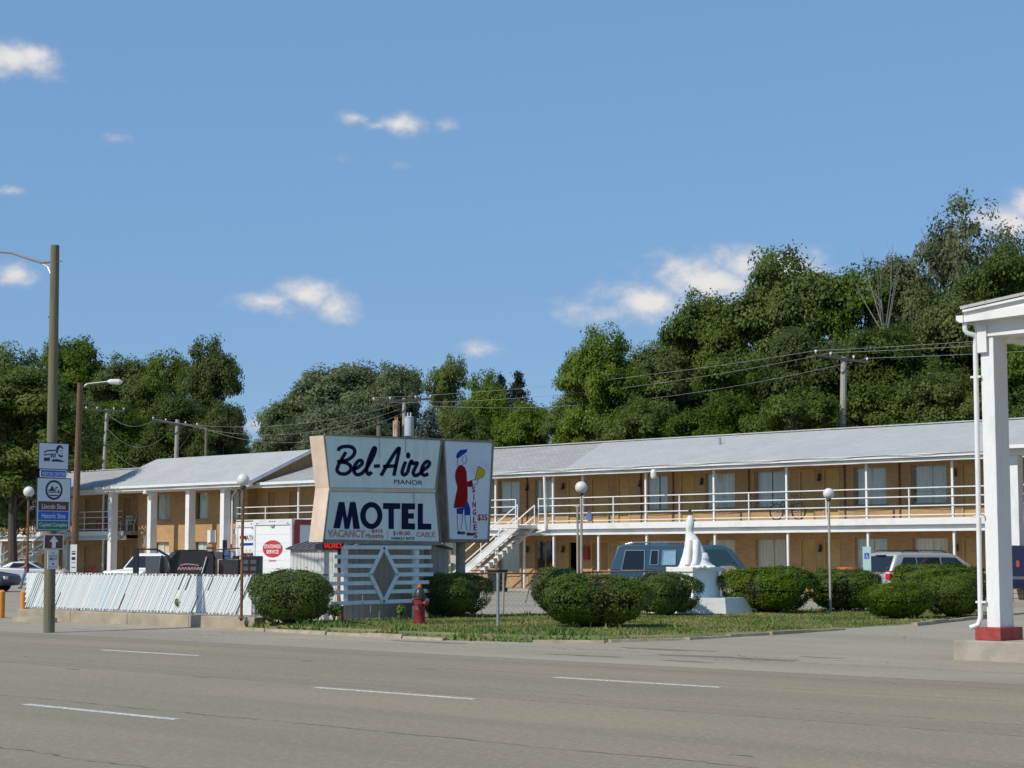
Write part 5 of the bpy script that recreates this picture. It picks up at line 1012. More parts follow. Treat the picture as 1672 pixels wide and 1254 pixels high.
# black barbecue trailer
c = at_d(330, 940, 64.5); ht = ang(RGT); bq = thing('smoker_trailer', 'black barrel barbecue smoker trailer behind the slatted fence', 'trailer', (c.x, c.y, .15), ht, local=True); bq.scale.z = .93
MB().box(-1.9, 1.8, -.75, .75, .55, .68).build('chassis', M['blackmetal'], bq)
MB().lathe([(.3, -1.0), (.62, -.96), (.66, -.9), (.66, .55), (.62, .6), (.3, .64)], (-.15, 0, 1.25), 24, 'x').build('barrel', M['blackmetal'], bq, smooth=True)
for a_ in (-.45, .25): mb = MB(); mb.lathe([(.675, a_ - .02 - .28), (.675, a_ + .28)], (-.15, 0, 1.25), 24, 'x'); mb.build('barrel_door', M['asph_black'], bq, smooth=True)
MB().lathe([(.1, -.03), (.46, -.02), (.5, 0), (.46, .03)], (-1.35, -.35, 1.3), 20, 'x').box(-1.9, -1.3, -.5, .5, .68, 1.75).build('firebox', M['grey_steel'], bq, bevel=.05)
MB().box(-.9, .1, -.45, .45, 1.86, 1.98).build('warming_shelf', M['asph_black'], bq); MB().tube([(.75, .2, 1.5), (.75, .2, 2.35)], .08, 10).build('chimney', M['blackmetal'], bq)
MB().box(.65, 1.35, -.5, .5, .68, 1.62).build('cook_box', M['blackmetal'], bq, bevel=.03); MB().box(1.45, 2.05, -.6, .6, .7, 1.75).build('tool_chest', M['asph_black'], bq, bevel=.03)
for i in range(3):
    for j in range(2): MB().box(1.5 + j * .28, 1.7 + j * .28, -.612, -.603, .95 + i * .25, 1.1 + i * .25).build('vent_panel', M['grey_steel'], bq)
MB().tube([(1.35, -.45, 1.62), (1.35, -.45, 2.05), (.55, -.45, 1.98)], .02, 6).tube([(1.35, .45, 1.62), (1.35, .45, 2.05), (.55, .45, 1.98)], .02, 6).build('rail', M['blackmetal'], bq)
FB = fr((0, -.672, 0), (1, 0, 0), (0, 0, 1)); 
mb = MB(); fo = lambda a, b, d=0: Vector((a - .1, -.746, b))
for k in range(8): a_ = -.62 + k * .11; ribbon(mb, [(a_, 1.22), (a_ + .05, 1.33), (a_ + .09, 1.24)], .03, fo, 4)
ribbon(mb, [(-.55, 1.40), (-.3, 1.45), (.1, 1.40)], .035, fo, 4); mb.build('painted_flourish', M['redfade'], bq)
MB().tube([(-2.15, -.6, .7), (-2.15, -.6, 2.0), (-1.5, -.6, 2.0), (-1.1, -.62, 1.75), (-.95, -.66, 1.3)], .05, 6).build('arch_frame', M['asph_black'], bq)
MB().box(-2.3, -2.12, -.66, -.5, .7, 2.05).build('stack_post', M['asph_black'], bq)
MB().prism([(-.95, 1.0), (.5, 1.0), (.5, 1.75), (.2, 1.93), (-.7, 1.93), (-.95, 1.7)], lambda a, b: Vector((a, -.74, b)), lambda a, b: Vector((a, -.69, b))).build('front_hood', M['asph_black'], bq)
for xx, zz, w_, h_, m_ in ((.62, 1.63, .3, .28, 'grey_steel'), (.98, 1.98, .1, .22, 'skin'), (.9, 1.63, .16, .34, 'jeans'), (1.2, 1.63, .2, .12, 'asph_black'), (1.6, 1.76, .34, .1, 'redpaint'), (.3, 2.0, .25, .1, 'grey_steel')): MB().box(xx - w_ / 2, xx + w_ / 2, -.3, .1, zz, zz + h_).build('stowed_gear', M[m_], bq, bevel=.02)
MB().tube([(.12, -.78, 1.1), (.28, -.78, 1.72)], .02, 6).build('pale_pole', M['signgrey'], bq)
for sx_ in (-.4, .4):
    for s in (-1, 1): wheel(bq, sx_, s * .85, .32, s)
MB().lathe([(.12, 0), (.14, .02), (.14, .3), (.1, .32)], (1.05, -.1, 1.63), 12).build('pail', M['flag'], bq)
# white pickup nose left of it
c = at_d(252, 940, 72); pk, w = vehicle('white_pickup', 'white pickup truck with a dark windscreen behind the slatted fence', (c.x - FWD.x * -1.5, c.y + FWD.y * 1.5, .15), ang(-FWD) - .45, [(-2.6, .45), (2.6, .45), (2.65, .8), (2.5, 1.05), (1.3, 1.12), (-2.65, 1.1)], [(-.6, 1.1), (1.35, 1.1), (.75, 1.68), (.4, 1.74), (-.3, 1.74), (-.5, 1.66)], 1.95, 1.05, .2, M['carwhite'], [([(-.35, 1.15), (.35, 1.15), (.35, 1.6), (-.28, 1.6)], M['glass']), ([(.4, 1.15), (1.15, 1.15), (.72, 1.6), (.4, 1.6)], M['glass'])], ((-1.7, .38), (1.75, .38)), 'pickup', .08, (((1.28, 1.16), (.8, 1.62), M['glass'], 'windscreen'),))
# ------------------------------------------------------------------ small things
def chair(px, py, Y, m, label, rz=0, z=None, s=1):
    p = at_y(px, py, Y); p.z = z if z is not None else p.z; t = thing('chair', label, 'chair', p, rz, local=True, group='chairs on the motel walkways')
    MB().box(-.24, .24, -.24, .22, .4, .44).build('seat', m, t, bevel=.012)
    for i in range(4): MB().bar((-.2 + i * .13, .22, .44), (-.2 + i * .13, .34, .88), .07, .02).build('back_slat', m, t)
    MB().bar((-.25, .345, .9), (.25, .345, .9), .03, .09).build('back_rail', m, t)
    for a in (-.22, .22):
        for b in (-.22, .2): MB().bar((a, b, 0), (a * .95, b * .95, .4), .04, .04).build('leg', m, t)
        MB().bar((a * 1.1, -.22, .64), (a * 1.1, .26, .66), .05, .03).bar((a * 1.05, -.21, .4), (a * 1.1, -.22, .64), .03, .03).build('arm', m, t)
chair(213, 880, 64.0, M['plastic_white'], 'white plastic chair on the upper balcony beside the first square column', -.7, 3.26)
chair(205, 880, 64.2, M['plastic_white'], 'white plastic chair mostly behind the first square column on the upper balcony', .3, 3.26)
chair(166, 880, 64.0, M['plastic_red'], 'red chair on the upper balcony near the left stair head', .4, 3.26)
chair(146, 935, 62.2, M['plastic_red'], 'leftmost red chair on the ground by the shaded wall', .5, .28); chair(172, 935, 62.4, M['plastic_red'], 'red chair on the ground beside the first square column', -.3, .28); chair(206, 935, 61.5, M['plastic_orange'], 'bright orange chair on the ground right of the first square column', .1, .28)
p = at_y(812, 965, 61.0); bn_ = thing('waste_bin', 'black wheeled waste bin under the motel stairs', 'bin', (p.x, p.y, .15))
MB().prism([(-.3, -.3), (.3, -.3), (.3, .3), (-.3, .3)], lambda a, b: Vector((p.x + a * .85, p.y + b * .85, .18)), lambda a, b: Vector((p.x + a * 1.1, p.y + b * 1.1, 1.1))).build('bin_body', M['asph_black'], bn_); MB().box(p.x - .36, p.x + .36, p.y - .38, p.y + .36, 1.1, 1.17).build('lid', M['blackmetal'], bn_, bevel=.02)
for s in (-.25, .25): MB().lathe([(.1, -.03), (.1, .03)], (p.x + s, p.y + .3, .25), 12, 'x').build('wheel', M['tyre'], bn_)
for px, py, Z, lb in ((1386, 926, 62, 'terracotta planter showing above the bushes left of the silver minivan'),):
    c = at_d(px, py, Z); tag(MB().lathe([(.28, -.62), (.34, -.1), (.4, -.09), (.4, 0), (.34, .0), (.3, -.06)], c, 16).build('planter', M['terra'], smooth=True), lb, 'planter')
c = at_d(1415, 893, 60.5); hs_ = thing('disabled_parking_sign', 'pale parking sign with a blue wheelchair symbol behind the silver minivan', 'sign', (c.x, c.y, .15))
pb = Vector((c.x, c.y, 0)); MB().tube([pb + Vector((0, 0, .1)) + FWD * .03, pb + Vector((0, 0, 2.05)) + FWD * .03], .025, 8).build('post', M['steel'], hs_)
sp_ = MB().prism([(-.135, 1.25), (.135, 1.25), (.135, 2.08), (-.135, 2.08)], lambda a, b: pb + RGT * a + Vector((0, 0, b)), lambda a, b: pb + RGT * a + Vector((0, 0, b)) - FWD * .01).build('panel', M['aqua'], hs_)
wf = lambda a, b, d=0: pb + RGT * a + Vector((0, 0, b)) - FWD * (.013 + d); mb = MB(); flat(mb, [(-.08, 1.68), (.08, 1.68), (.08, 1.87), (-.08, 1.87)], wf); wb = mb.build('blue_square', M['signblue'], sp_)
mb = MB(); ribbon(mb, [(-.005, 1.84), (0, 1.78), (.03, 1.78)], .018, wf, 4, .002); ribbon(mb, [(-.02, 1.79), (-.035, 1.74), (0, 1.705), (.035, 1.73)], .014, wf, 4, .002); ribbon(mb, [(0, 1.77), (.03, 1.76), (.045, 1.71)], .016, wf, 3, .002); mb.build('wheelchair_symbol', M['flag'], wb)
MB().box(pb.x - .001, pb.x, pb.y, pb.y + .001, 1.4, 1.401).build('edge', M['signblue'], hs_) and None
bpy.data.objects.remove(hs_.children[-1])
c = at_y(1669, 960, 60.4); vm = thing('vending_machine', 'dark blue drinks vending machine beside the right-hand column', 'vending machine', (c.x + .35, 60.35, .6))
MB().box(c.x - .28, c.x + .62, 60.05, 60.75, .62, 2.15).build('cabinet', M['vend'], vm, bevel=.02); mb = MB(); disc(mb, c.x + .04, 1.5, .07, .13, lambda a, b, d=0: Vector((a, 60.045, b)), 20); mb.build('emblem', M['redpaint'], vm); mb = MB(); flat(mb, [(c.x - .2, .95), (c.x + .5, .95), (c.x + .5, 1.05), (c.x - .2, 1.05)], lambda a, b, d=0: Vector((a, 60.045, b))); mb.build('coin_panel', M['grey_steel'], vm)
# blue cloth on the balcony rail, bicycle
p = at_y(962, 845, 62.93); tag(MB().prism([(-.17, -.05), (-.12, .18), (.02, .3), (.16, .12), (.17, -.12), (0, -.16)], lambda a, b: Vector((p.x + a, 62.9, p.z + b)), lambda a, b: Vector((p.x + a, 62.96, p.z + b))).build('hung_cloth', M['jeans']), 'blue cloth hanging on the balcony rail left of the stairs lamp', 'cloth')
ba = at_y(1268, 838, 63.35); bb = at_y(1304, 838, 63.35); bz = 3.27; bl = (bb.x - ba.x)
bk = thing('bicycle', 'dark green bicycle leaning on the upper balcony', 'bicycle', ((ba.x + bb.x) / 2, 63.35, bz))
def B_(x, z, y=0): return Vector((ba.x + bl * x, 63.35 + y, bz + z))
for x in (0, 1):
    w_ = MB().tube([B_(x, .34) + Vector((.33 * math.cos(t), 0, .33 * math.sin(t))) for t in np.linspace(0, 2 * math.pi, 29)], .03, 6, False).build('wheel', M['tyre'], bk)
    mb = MB()
    for i in range(8): t = i * math.pi / 8; v = Vector((.32 * math.cos(t), 0, .32 * math.sin(t))); mb.bar(B_(x, .34) - v, B_(x, .34) + v, .005, .005)
    mb.build('spokes', M['steel'], w_)
mb = MB()
for a_, b_ in (((0, .34), (.42, .32)), ((.42, .32), (.3, .8)), ((.3, .8), (0, .34)), ((.33, .74), (.84, .82)), ((.42, .32), (.86, .74)), ((.83, .92), (1, .34))): mb.tube([B_(*a_), B_(*b_)], .026, 6)
mb.build('frame', M['leafgreen'], bk); MB().tube([B_(.83, .98, -.26), B_(.8, 1.02, -.1), B_(.83, .95), B_(.8, 1.02, .1), B_(.83, .98, .26)], .013, 6).build('handlebar', M['blackmetal'], bk); MB().prism([(-.14, -.03), (.12, -.02), (.14, .02), (-.12, .03)], lambda a, b: B_(.28, .86) + Vector((a, -.07, b)), lambda a, b: B_(.28, .86) + Vector((a, .07, b))).build('saddle', M['asph_black'], bk); MB().lathe([(.09, -.01), (.09, .01)], B_(.42, .32), 14, 'y').bar(B_(.42, .32, -.06), B_(.47, .18, -.06), .02, .02).build('crank', M['blackmetal'], bk)
# ------------------------------------------------------------------ the walking person
pf = at_z(43, 961, .15); hdg = ang(Vector((-.55, -.8, 0)))
def person():
    t = thing('person', 'person in a black T-shirt and blue jeans walking between the parked cars', 'person', (pf.x, pf.y, .15), hdg, local=True)
    J = {'pel': ((0, 0, .95), .15), 'waist': ((0, 0, 1.1), .145), 'chest': ((.02, 0, 1.32), .17), 'neck': ((.03, 0, 1.5), .065), 'chin': ((.05, 0, 1.57), .07), 'head': ((.05, 0, 1.66), .10), 'top': ((.04, 0, 1.76), .075)}
    E_ = [('pel', 'waist'), ('waist', 'chest'), ('chest', 'neck'), ('neck', 'chin'), ('chin', 'head'), ('head', 'top')]
    for s, k, st, el in ((1, 'l', .24, (.22, .12)), (-1, 'r', -.2, (.12, .25))):
        J.update({k + 'hip': ((0, .1 * s, .9), .11), k + 'knee': ((st * .55 + .05, .11 * s, .5), .075), k + 'ank': ((st, .11 * s, .1), .05), k + 'heel': ((st - .02, .11 * s, .045), .045), k + 'toe': ((st + .17, .12 * s, .035), .035),
                  k + 'sho': ((.01, .2 * s, 1.42), .075), k + 'elb': ((.02, .27 * s, 1.16), .05), k + 'wri': ((el[0], .2 * s, 1.05), .035), k + 'palm': ((el[0] + .08, .17 * s, 1.06), .035)})
        E_ += [('pel', k + 'hip'), (k + 'hip', k + 'knee'), (k + 'knee', k + 'ank'), (k + 'ank', k + 'heel'), (k + 'heel', k + 'toe'), ('chest', k + 'sho'), (k + 'sho', k + 'elb'), (k + 'elb', k + 'wri'), (k + 'wri', k + 'palm')]
        for f_, (a_, b_, c_) in enumerate(((.07, .03, .01), (.085, .01, .0), (.08, -.01, -.005), (.065, -.03, -.01), (.03, .05, .02))):
            J[k + 'f%d' % f_] = ((el[0] + .08 + a_, .17 * s + b_, 1.06 + c_), .009); E_.append((k + 'palm', k + 'f%d' % f_))
    ks = list(J); me = bpy.data.meshes.new('body'); me.from_pydata([J[k][0] for k in ks], [(ks.index(a), ks.index(b)) for a, b in E_], [])
    o = bpy.data.objects.new('body', me); COL.objects.link(o); sk = o.modifiers.new('s', 'SKIN'); sb = o.modifiers.new('u', 'SUBSURF'); sb.levels = sb.render_levels = 2
    if not me.skin_vertices:
        bm = bmesh.new(); bm.from_mesh(me); bm.verts.layers.skin.verify(); bm.to_mesh(me); bm.free()
    for i, k in enumerate(ks): me.skin_vertices[0].data[i].radius = (J[k][1], J[k][1]); me.skin_vertices[0].data[i].use_root = (k == 'pel')
    dg = bpy.context.evaluated_depsgraph_get(); m2 = bpy.data.meshes.new_from_object(o.evaluated_get(dg)); bpy.data.objects.remove(o)
    m2.materials.clear()
    for m_ in ('asph_black', 'jeans', 'skin', 'tyre'): m2.materials.append(M[m_])
    for pl in m2.polygons:
        c = pl.center; arm = abs(c.y) > .19 or (c.x > .14 and 1.0 < c.z < 1.2)
        pl.material_index = 3 if c.z < .09 else (2 if c.z > 1.5 or (arm and c.z < 1.24 and c.z > .85 and (abs(c.y) > .215 or c.x > .14)) else (1 if c.z < .98 else 0)); pl.use_smooth = True
    ob = bpy.data.objects.new('body', m2); COL.objects.link(ob); ob.parent = t; ORG[ob.name] = Vector()
    MB().lathe([(.085, -.03), (.112, .02), (.11, .08), (.07, .13), (.01, .145)], (.035, 0, 1.66), 14).build('hair', M['hair'], t, smooth=True)
    fc_ = MB(); fc_.ball((.155, .0, 1.655), .018, 8, 6); fc_.ball((.135, .035, 1.685), .011, 6, 5); fc_.ball((.135, -.035, 1.685), .011, 6, 5); fc_.box(.135, .147, -.025, .025, 1.612, 1.62); fc_.ball((.04, .105, 1.66), .022, 8, 6); fc_.ball((.04, -.105, 1.66), .022, 8, 6); fc_.build('face', M['skin'], t, smooth=True)
person()
# ------------------------------------------------------------------ bushes
def leaf_quads(g, c, nrm, size, asp=.55, rnd=.55):
    n = len(c); r = g.normal(size=(n, 3)); nrm = nrm + r * rnd; nrm /= np.linalg.norm(nrm, axis=1)[:, None] + 1e-9
    a = g.normal(size=(n, 3)); u = np.cross(nrm, a); u /= np.linalg.norm(u, axis=1)[:, None] + 1e-9; w = np.cross(nrm, u); s = size[:, None]
    q = np.stack([c - u * s, c + w * s * asp - u * s * .1, c + u * s, c - w * s * asp - u * s * .1], 1); return q.reshape(-1, 3)
def bush_mesh(seed, a, b, h, flat_, n=22000):
    g = np.random.default_rng(seed); v = g.normal(size=(n, 3)); v /= np.linalg.norm(v, axis=1)[:, None]; v[:, 2] = np.where(v[:, 2] < -.75, -v[:, 2], v[:, 2])
    e = flat_; sv = np.sign(v) * np.abs(v) ** e                     # squarer than a ball
    m = .97 + .07 * np.sin(v[:, 0] * 4 + seed) * np.sin(v[:, 1] * 4 + 2 * seed) + .03 * np.sin(v[:, 2] * 9 + v[:, 0] * 7) + .022 * np.sin(v[:, 0] * 17 + 3 * seed) * np.sin(v[:, 1] * 15 + v[:, 2] * 13)
    inn = 1 - np.abs(g.normal(0, .045, n)) ; rr = m * inn + g.normal(0, .012, n)
    z = sv[:, 2]; under = np.where(z < .1, 1 - .38 * (.1 - z) ** 1.15, 1)
    c = np.stack([sv[:, 0] * a * rr * under, sv[:, 1] * b * rr * under, h * .5 + z * h * .5 * rr], 1); c[:, 2] = np.maximum(c[:, 2], .03 + g.random(n) * .1)
    nrm = np.stack([v[:, 0] / a, v[:, 1] / b, v[:, 2] / (h * .5)], 1); nrm /= np.linalg.norm(nrm, axis=1)[:, None]
    # sparse stray shoots
    k = g.random(n) < .05; c[k] += nrm[k] * g.uniform(.02, .1, k.sum())[:, None]
    return leaf_quads(g, c, nrm, g.uniform(.016, .032, n), .55, .33), n
KINDS = [bush_mesh(11, .95, .85, 1.3, .7), bush_mesh(12, 1.2, 1.0, 1.3, .62, 28000), bush_mesh(13, 1.0, .9, 1.15, .6, 24000)]
DIM = [(.95, .85, 1.3), (1.2, 1.0, 1.3), (1.0, .9, 1.15)]
first = {}
def bush(label, px0, px1, pyt, pyb, kind, rz=0, back=.85):
    p = at_z((px0 + px1) / 2, pyb, LZ); fdir = Vector((FWD.x, FWD.y, 0)).normalized(); c = p + fdir * back; Z = (c - CAM).dot(FWD)
    wd = (px1 - px0) / F * Z * 1.09; ht = (H - (pyt - HZ) / F * Z) - LZ + .02; a, b, h = DIM[kind]
    t = thing('clipped_bush', label, 'bush', (c.x, c.y, LZ - .03), AZ + rz, local=True, group='clipped evergreen bushes on the lawn'); t.scale = (wd / 2 / a, wd / 2 / a * .95, ht / h)
    if kind not in first:
        q, n = KINDS[kind]; o = raw('foliage', q, n, 4, M['leaf_yew'], t)
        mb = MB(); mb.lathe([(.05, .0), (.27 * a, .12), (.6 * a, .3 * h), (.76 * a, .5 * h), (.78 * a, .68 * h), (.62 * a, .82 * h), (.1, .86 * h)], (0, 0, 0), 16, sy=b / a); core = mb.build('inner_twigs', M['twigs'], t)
        st = MB()
        for i in range(7): an = i * .9; st.tube([(.1 * math.cos(an), .1 * math.sin(an), -.1), (.3 * a * math.cos(an), .3 * b * math.sin(an), .3), (.6 * a * math.cos(an), .6 * b * math.sin(an), .6 * h)], [.035, .025, .01], 6)
        s_ = st.build('stems', M['bark'], t); first[kind] = (o, core, s_)
    else:
        for s in first[kind]:
            o = s.copy(); COL.objects.link(o); o.parent = t; ORG[o.name] = Vector()
bush('rounded clipped bush in front of the shed, right of the slatted fence', 406, 532, 930, 1022, 0)
bush('clipped bush directly behind the red fire hydrant', 670, 803, 936, 1010, 1, 1.2)
bush('largest clipped bush, nearest the kerb in the middle of the lawn', 884, 1060, 937, 1027, 1, .2)
bush('clipped bush partly hidden behind the largest bush on its left', 866, 960, 926, 1003, 0, 2.0, .6)
bush('clipped bush between the largest bush and the fountain', 1040, 1145, 935, 1007, 2, .6)
bush('clipped bush right of the fountain', 1187, 1334, 925, 1002, 1, 2.5, .55)
bush('wide clipped bush below the globe lamp, left of the silver minivan', 1318, 1452, 929, 999, 2, 1.5)
bush('smallest clipped bush, lowest of the four by the driveway', 1424, 1534, 950, 1013, 0, 3.2)
bush('clipped bush directly in front of the silver minivan, rearmost of the group', 1450, 1602, 921, 985, 2, 2.2, .4)
bush('clipped bush touching the canopy pillar on its left', 1515, 1625, 938, 1010, 0, 4.0)
# a few weeds and a small sapling at the fence
def shrub(label, px, py, Z, r, n, seed, m='weed'):
    c = at_d(px, py, Z); g = np.random.default_rng(seed); d = g.normal(size=(n, 3)); d /= np.linalg.norm(d, axis=1)[:, None]; cc = d * (r * g.random(n) ** .4)[:, None] * np.array([1, 1, .9]) + np.array([0, 0, r])
    t = thing('weedy_shrub', label, 'shrub', (c.x, c.y, c.z), local=True); raw('foliage', leaf_quads(g, cc, d, g.uniform(.02, .05, n)), n, 4, M[m], t); st = MB()
    for i in range(5): a = i * 1.3; st.tube([(0, 0, -.05), (r * .5 * math.cos(a), r * .5 * math.sin(a), r * 1.2)], [.012, .006], 5)
    st.build('stems', M['bark'], t)
shrub('small weedy shrub at the foot of the rusty sign post', 546, 1010, 44.8, .2, 500, 5); shrub('grey-green weeds between the bush and the sign post', 520, 1008, 44.2, .3, 800, 6, 'leaf_silver'); shrub('low weeds before the shed under the board screen', 655, 1004, 45.5, .13, 250, 7)
shrub('sprig of leaves poking through the slatted fence', 292, 992, 45.4, .12, 120, 8)
# ------------------------------------------------------------------ trees
def crown(seed, R_=5.0, Ht=10.0, K=10, per=26, lv=85, size=(.085, .165), cl=(.65, 1.15), dens=1.0):
    g = np.random.default_rng(seed); cs = []; lob = []
    for i in range(K):
        while 1:
            p = g.uniform(-1, 1, 3)
            if np.linalg.norm(p) < 1: break
        p = p * np.array([R_ * .68, R_ * .68, Ht * .36]) + np.array([0, 0, Ht * .5]); r = R_ * g.uniform(.32, .5) * (1.05 - .2 * p[2] / Ht); lob.append((p, r))
    lob.append((np.array([.1 * R_, 0, Ht * .74]), R_ * .46)); lob.append((np.array([-.3 * R_, .2 * R_, Ht * .68]), R_ * .42)); lob.append((np.array([0, 0, Ht * .42]), R_ * .6))
    C = []; Nn = []; S = []
    for p, r in lob:
        for j in range(per):
            d = g.normal(size=3); d /= np.linalg.norm(d); d[2] = d[2] if d[2] > -.35 else -d[2] * .5
            q = p + d * r * np.array([1, 1, .85]) * g.uniform(.72, 1.12); cr = g.uniform(*cl) * (.7 + .3 * R_ / 5); n = int(lv * dens * g.uniform(.6, 1.3))
            e = g.normal(size=(n, 3)); e /= np.linalg.norm(e, axis=1)[:, None]; pos = q + e * (cr * g.random(n) ** .45)[:, None] * np.array([1, 1, .62]); pos[:, 2] -= .12 * cr * (e[:, 0] ** 2 + e[:, 1] ** 2)
            C.append(pos); Nn.append(e * .4 + d * .8 + np.array([0, 0, .4])); S.append(g.uniform(*size, n))
    C = np.concatenate(C); Nn = np.concatenate(Nn); S = np.concatenate(S); C[:, 2] = np.maximum(C[:, 2], .2)
    global EXT
    EXT = (float(np.percentile(np.hypot(C[:, 0], C[:, 1]), 98.5)), float(np.percentile(C[:, 2], 99.7)))
    return leaf_quads(g, C, Nn, S, .6, .42), len(C), lob
def trunk(seed, lob, z0, R_, Ht):
    g = random.Random(seed); mb = MB(); top = Vector((g.uniform(-.3, .3), g.uniform(-.3, .3), z0 + Ht * .72)); mb.tube([(0, 0, -.3), (0, 0, .3), (top.x * .4, top.y * .4, z0 + .5), top], [.42, .33, .26, .07], 10)
    for p, r in lob:
        p = Vector(p) + Vector((0, 0, z0)); f = max(.1, min(.8, (p.z - z0) / Ht - .25)); b = Vector((top.x * f, top.y * f, z0 + .3 + (top.z - z0) * f)); m_ = b.lerp(p, .5) + Vector((0, 0, -.3)); mb.tube([b, m_, p], [.14, .09, .03], 6)
        for k in range(4): e = p + Vector((g.uniform(-1, 1), g.uniform(-1, 1), g.uniform(-.2, .9))) * r * .95; mb.tube([m_.lerp(p, .6), e], [.04, .012], 5)
    return mb
TK = {}; DIMS = {}
def tree(label, px, pyt, wpx, Y, kind, m, rz=0, lift=3.6, group=None, name='broadleaf_tree', cat='tree'):
    # the crown is built once for each kind and leaf colour, then copied
    top = at_y(px, pyt, Y); Z = (top - CAM).dot(FWD); wd = wpx / F * Z; key = (kind, m)
    seeds = {'a': (31, 5.0, 15, 17, 28, 120), 'b': (32, 5.0, 14, 18, 26, 120), 'c': (47, 5.0, 14, 16, 28, 120), 'd': (58, 5, 15, 18, 26, 118), 's': (75, 5.0, 15, 14, 15, 75)}[kind]
    t = thing(name, label, cat, (top.x, Y, .1), rz, group=group, local=True)
    if key not in TK:
        base = [k for k in TK if k[0] == kind]
        if base:
            o = TK[base[0]][0].copy(); COL.objects.link(o); o.material_slots[0].link = 'OBJECT'; o.material_slots[0].material = M[m]; o.parent = t; u = TK[base[0]][1].copy(); COL.objects.link(u); u.parent = t; ORG[o.name] = ORG[u.name] = Vector()
        else:
            q, n, lob = crown(*seeds); q = q + np.array([0, 0, lift]); o = raw('crown', q, n, 4, M[m], t); u = trunk(seeds[0], lob, lift, seeds[1], seeds[2]).build('trunk', M['bark'], t)
        TK[key] = (o, u)
        if kind not in DIMS: DIMS[kind] = EXT
    else:
        for s_ in TK[key]: o = s_.copy(); COL.objects.link(o); o.parent = t; ORG[o.name] = Vector()
    s = wd / 2 / DIMS[kind][0]; t.scale = (s, s, (top.z - .1) / (DIMS[kind][1] + lift))
G1, G2, G3 = 'trees behind the motel on the right', 'trees behind the middle of the motel', 'trees at the left end of the motel'
RT = [('broad bright green tree left of the big grove, above the roof seam', 978, 543, 170, 80, 'a', 'leaf_b', .3), ('leafy tree between the bright tree and the tall grove', 1085, 568, 170, 90, 'b', 'leaf_a', 1.1),
      ('tree whose crown stands out against the large cloud', 1150, 486, 190, 94, 'c', 'leaf_a', 2.0), ('tall rounded tree at the peak of the grove left of the leaning pole', 1285, 416, 230, 96, 'a', 'leaf_a', 4.0),
      ('lower tree of the grove above the fire cabinet bay', 1200, 585, 190, 84, 'd', 'leaf_a', .7), ('lower tree of the grove just left of the leaning pole', 1310, 545, 210, 85, 'b', 'leaf_c', 2.2),
      ('tree of the grove behind the leaning pole', 1410, 438, 190, 98, 'd', 'leaf_a', 3.0), ('lower dark tree right of the leaning pole', 1450, 540, 220, 86, 'c', 'leaf_c', 5.0), ('tall greyish tree at the top of the grove near the canopy', 1480, 430, 180, 100, 'b', 'leaf_grey', 1.9),
      ('tallest sparse grey-green tree above the canopy roof', 1560, 326, 220, 102, 's', 'leaf_grey', .2), ('dark tree left of the canopy pillar', 1560, 470, 240, 90, 'a', 'leaf_a', 2.8), ('dark tree behind the canopy pillar', 1650, 415, 230, 92, 'd', 'leaf_c', 1.2), ('tree seen under the canopy roof at the right edge', 1690, 540, 220, 84, 'b', 'leaf_a', .1), ('thin dull tree rising right of the tallest sparse tree', 1655, 372, 150, 104, 's', 'leaf_grey', 2.4)]
for a in RT: tree(*a, group=G1)
fill = [('undergrowth tree low above the roof below the big grove, leftmost', 1050, 655, 170, 79, 'c', 'leaf_a', .5), ('undergrowth tree low above the roof, second from the left', 1180, 650, 180, 79, 'a', 'leaf_c', 1.5), ('undergrowth tree low above the roof, left of the leaning pole foot', 1300, 640, 190, 78.5, 'd', 'leaf_a', 2.5), ('undergrowth tree low above the roof, right of the leaning pole foot', 1440, 632, 200, 82, 'b', 'leaf_a', 3.5), ('undergrowth tree low above the roof beside the canopy pillar', 1550, 610, 190, 82, 'c', 'leaf_a', 4.5), ('undergrowth tree low above the roof at the right edge', 1660, 615, 200, 83, 'a', 'leaf_c', 5.5)]
for a in fill: tree(*a, group='undergrowth behind the motel roof')
MT = [('wide pale silvery maple behind the motel sign', 560, 597, 215, 98, 'b', 'leaf_silver', .4), ('left lower limb-heavy silvery tree beside the sky gap', 490, 640, 150, 96, 'a', 'leaf_silver', 2.1), ('silvery tree just left of the transformer pole', 640, 600, 140, 100, 'c', 'leaf_silver', 1.0), ('low silvery tree over the portico gable', 465, 690, 110, 92, 'd', 'leaf_silver', 3.1), ('low silvery tree directly behind the sign cabinet', 560, 660, 190, 92, 'c', 'leaf_silver', 3.9),
      ('bright green tree right of the transformer cans', 735, 590, 110, 96, 'd', 'leaf_b', 1.7), ('bright green tree above the bell sign', 795, 612, 105, 94, 'a', 'leaf_b', 3.3), ('low bright green tree right of the bell sign', 855, 662, 130, 88, 'c', 'leaf_b', .9), ('low bright tree below the bright green one by the roof seam', 930, 640, 120, 86, 'b', 'leaf_b', 5.1), ('low green tree behind the bell sign panel', 760, 670, 120, 89, 'b', 'leaf_a', 2.6)]
for a in MT: tree(*a, group=G2)
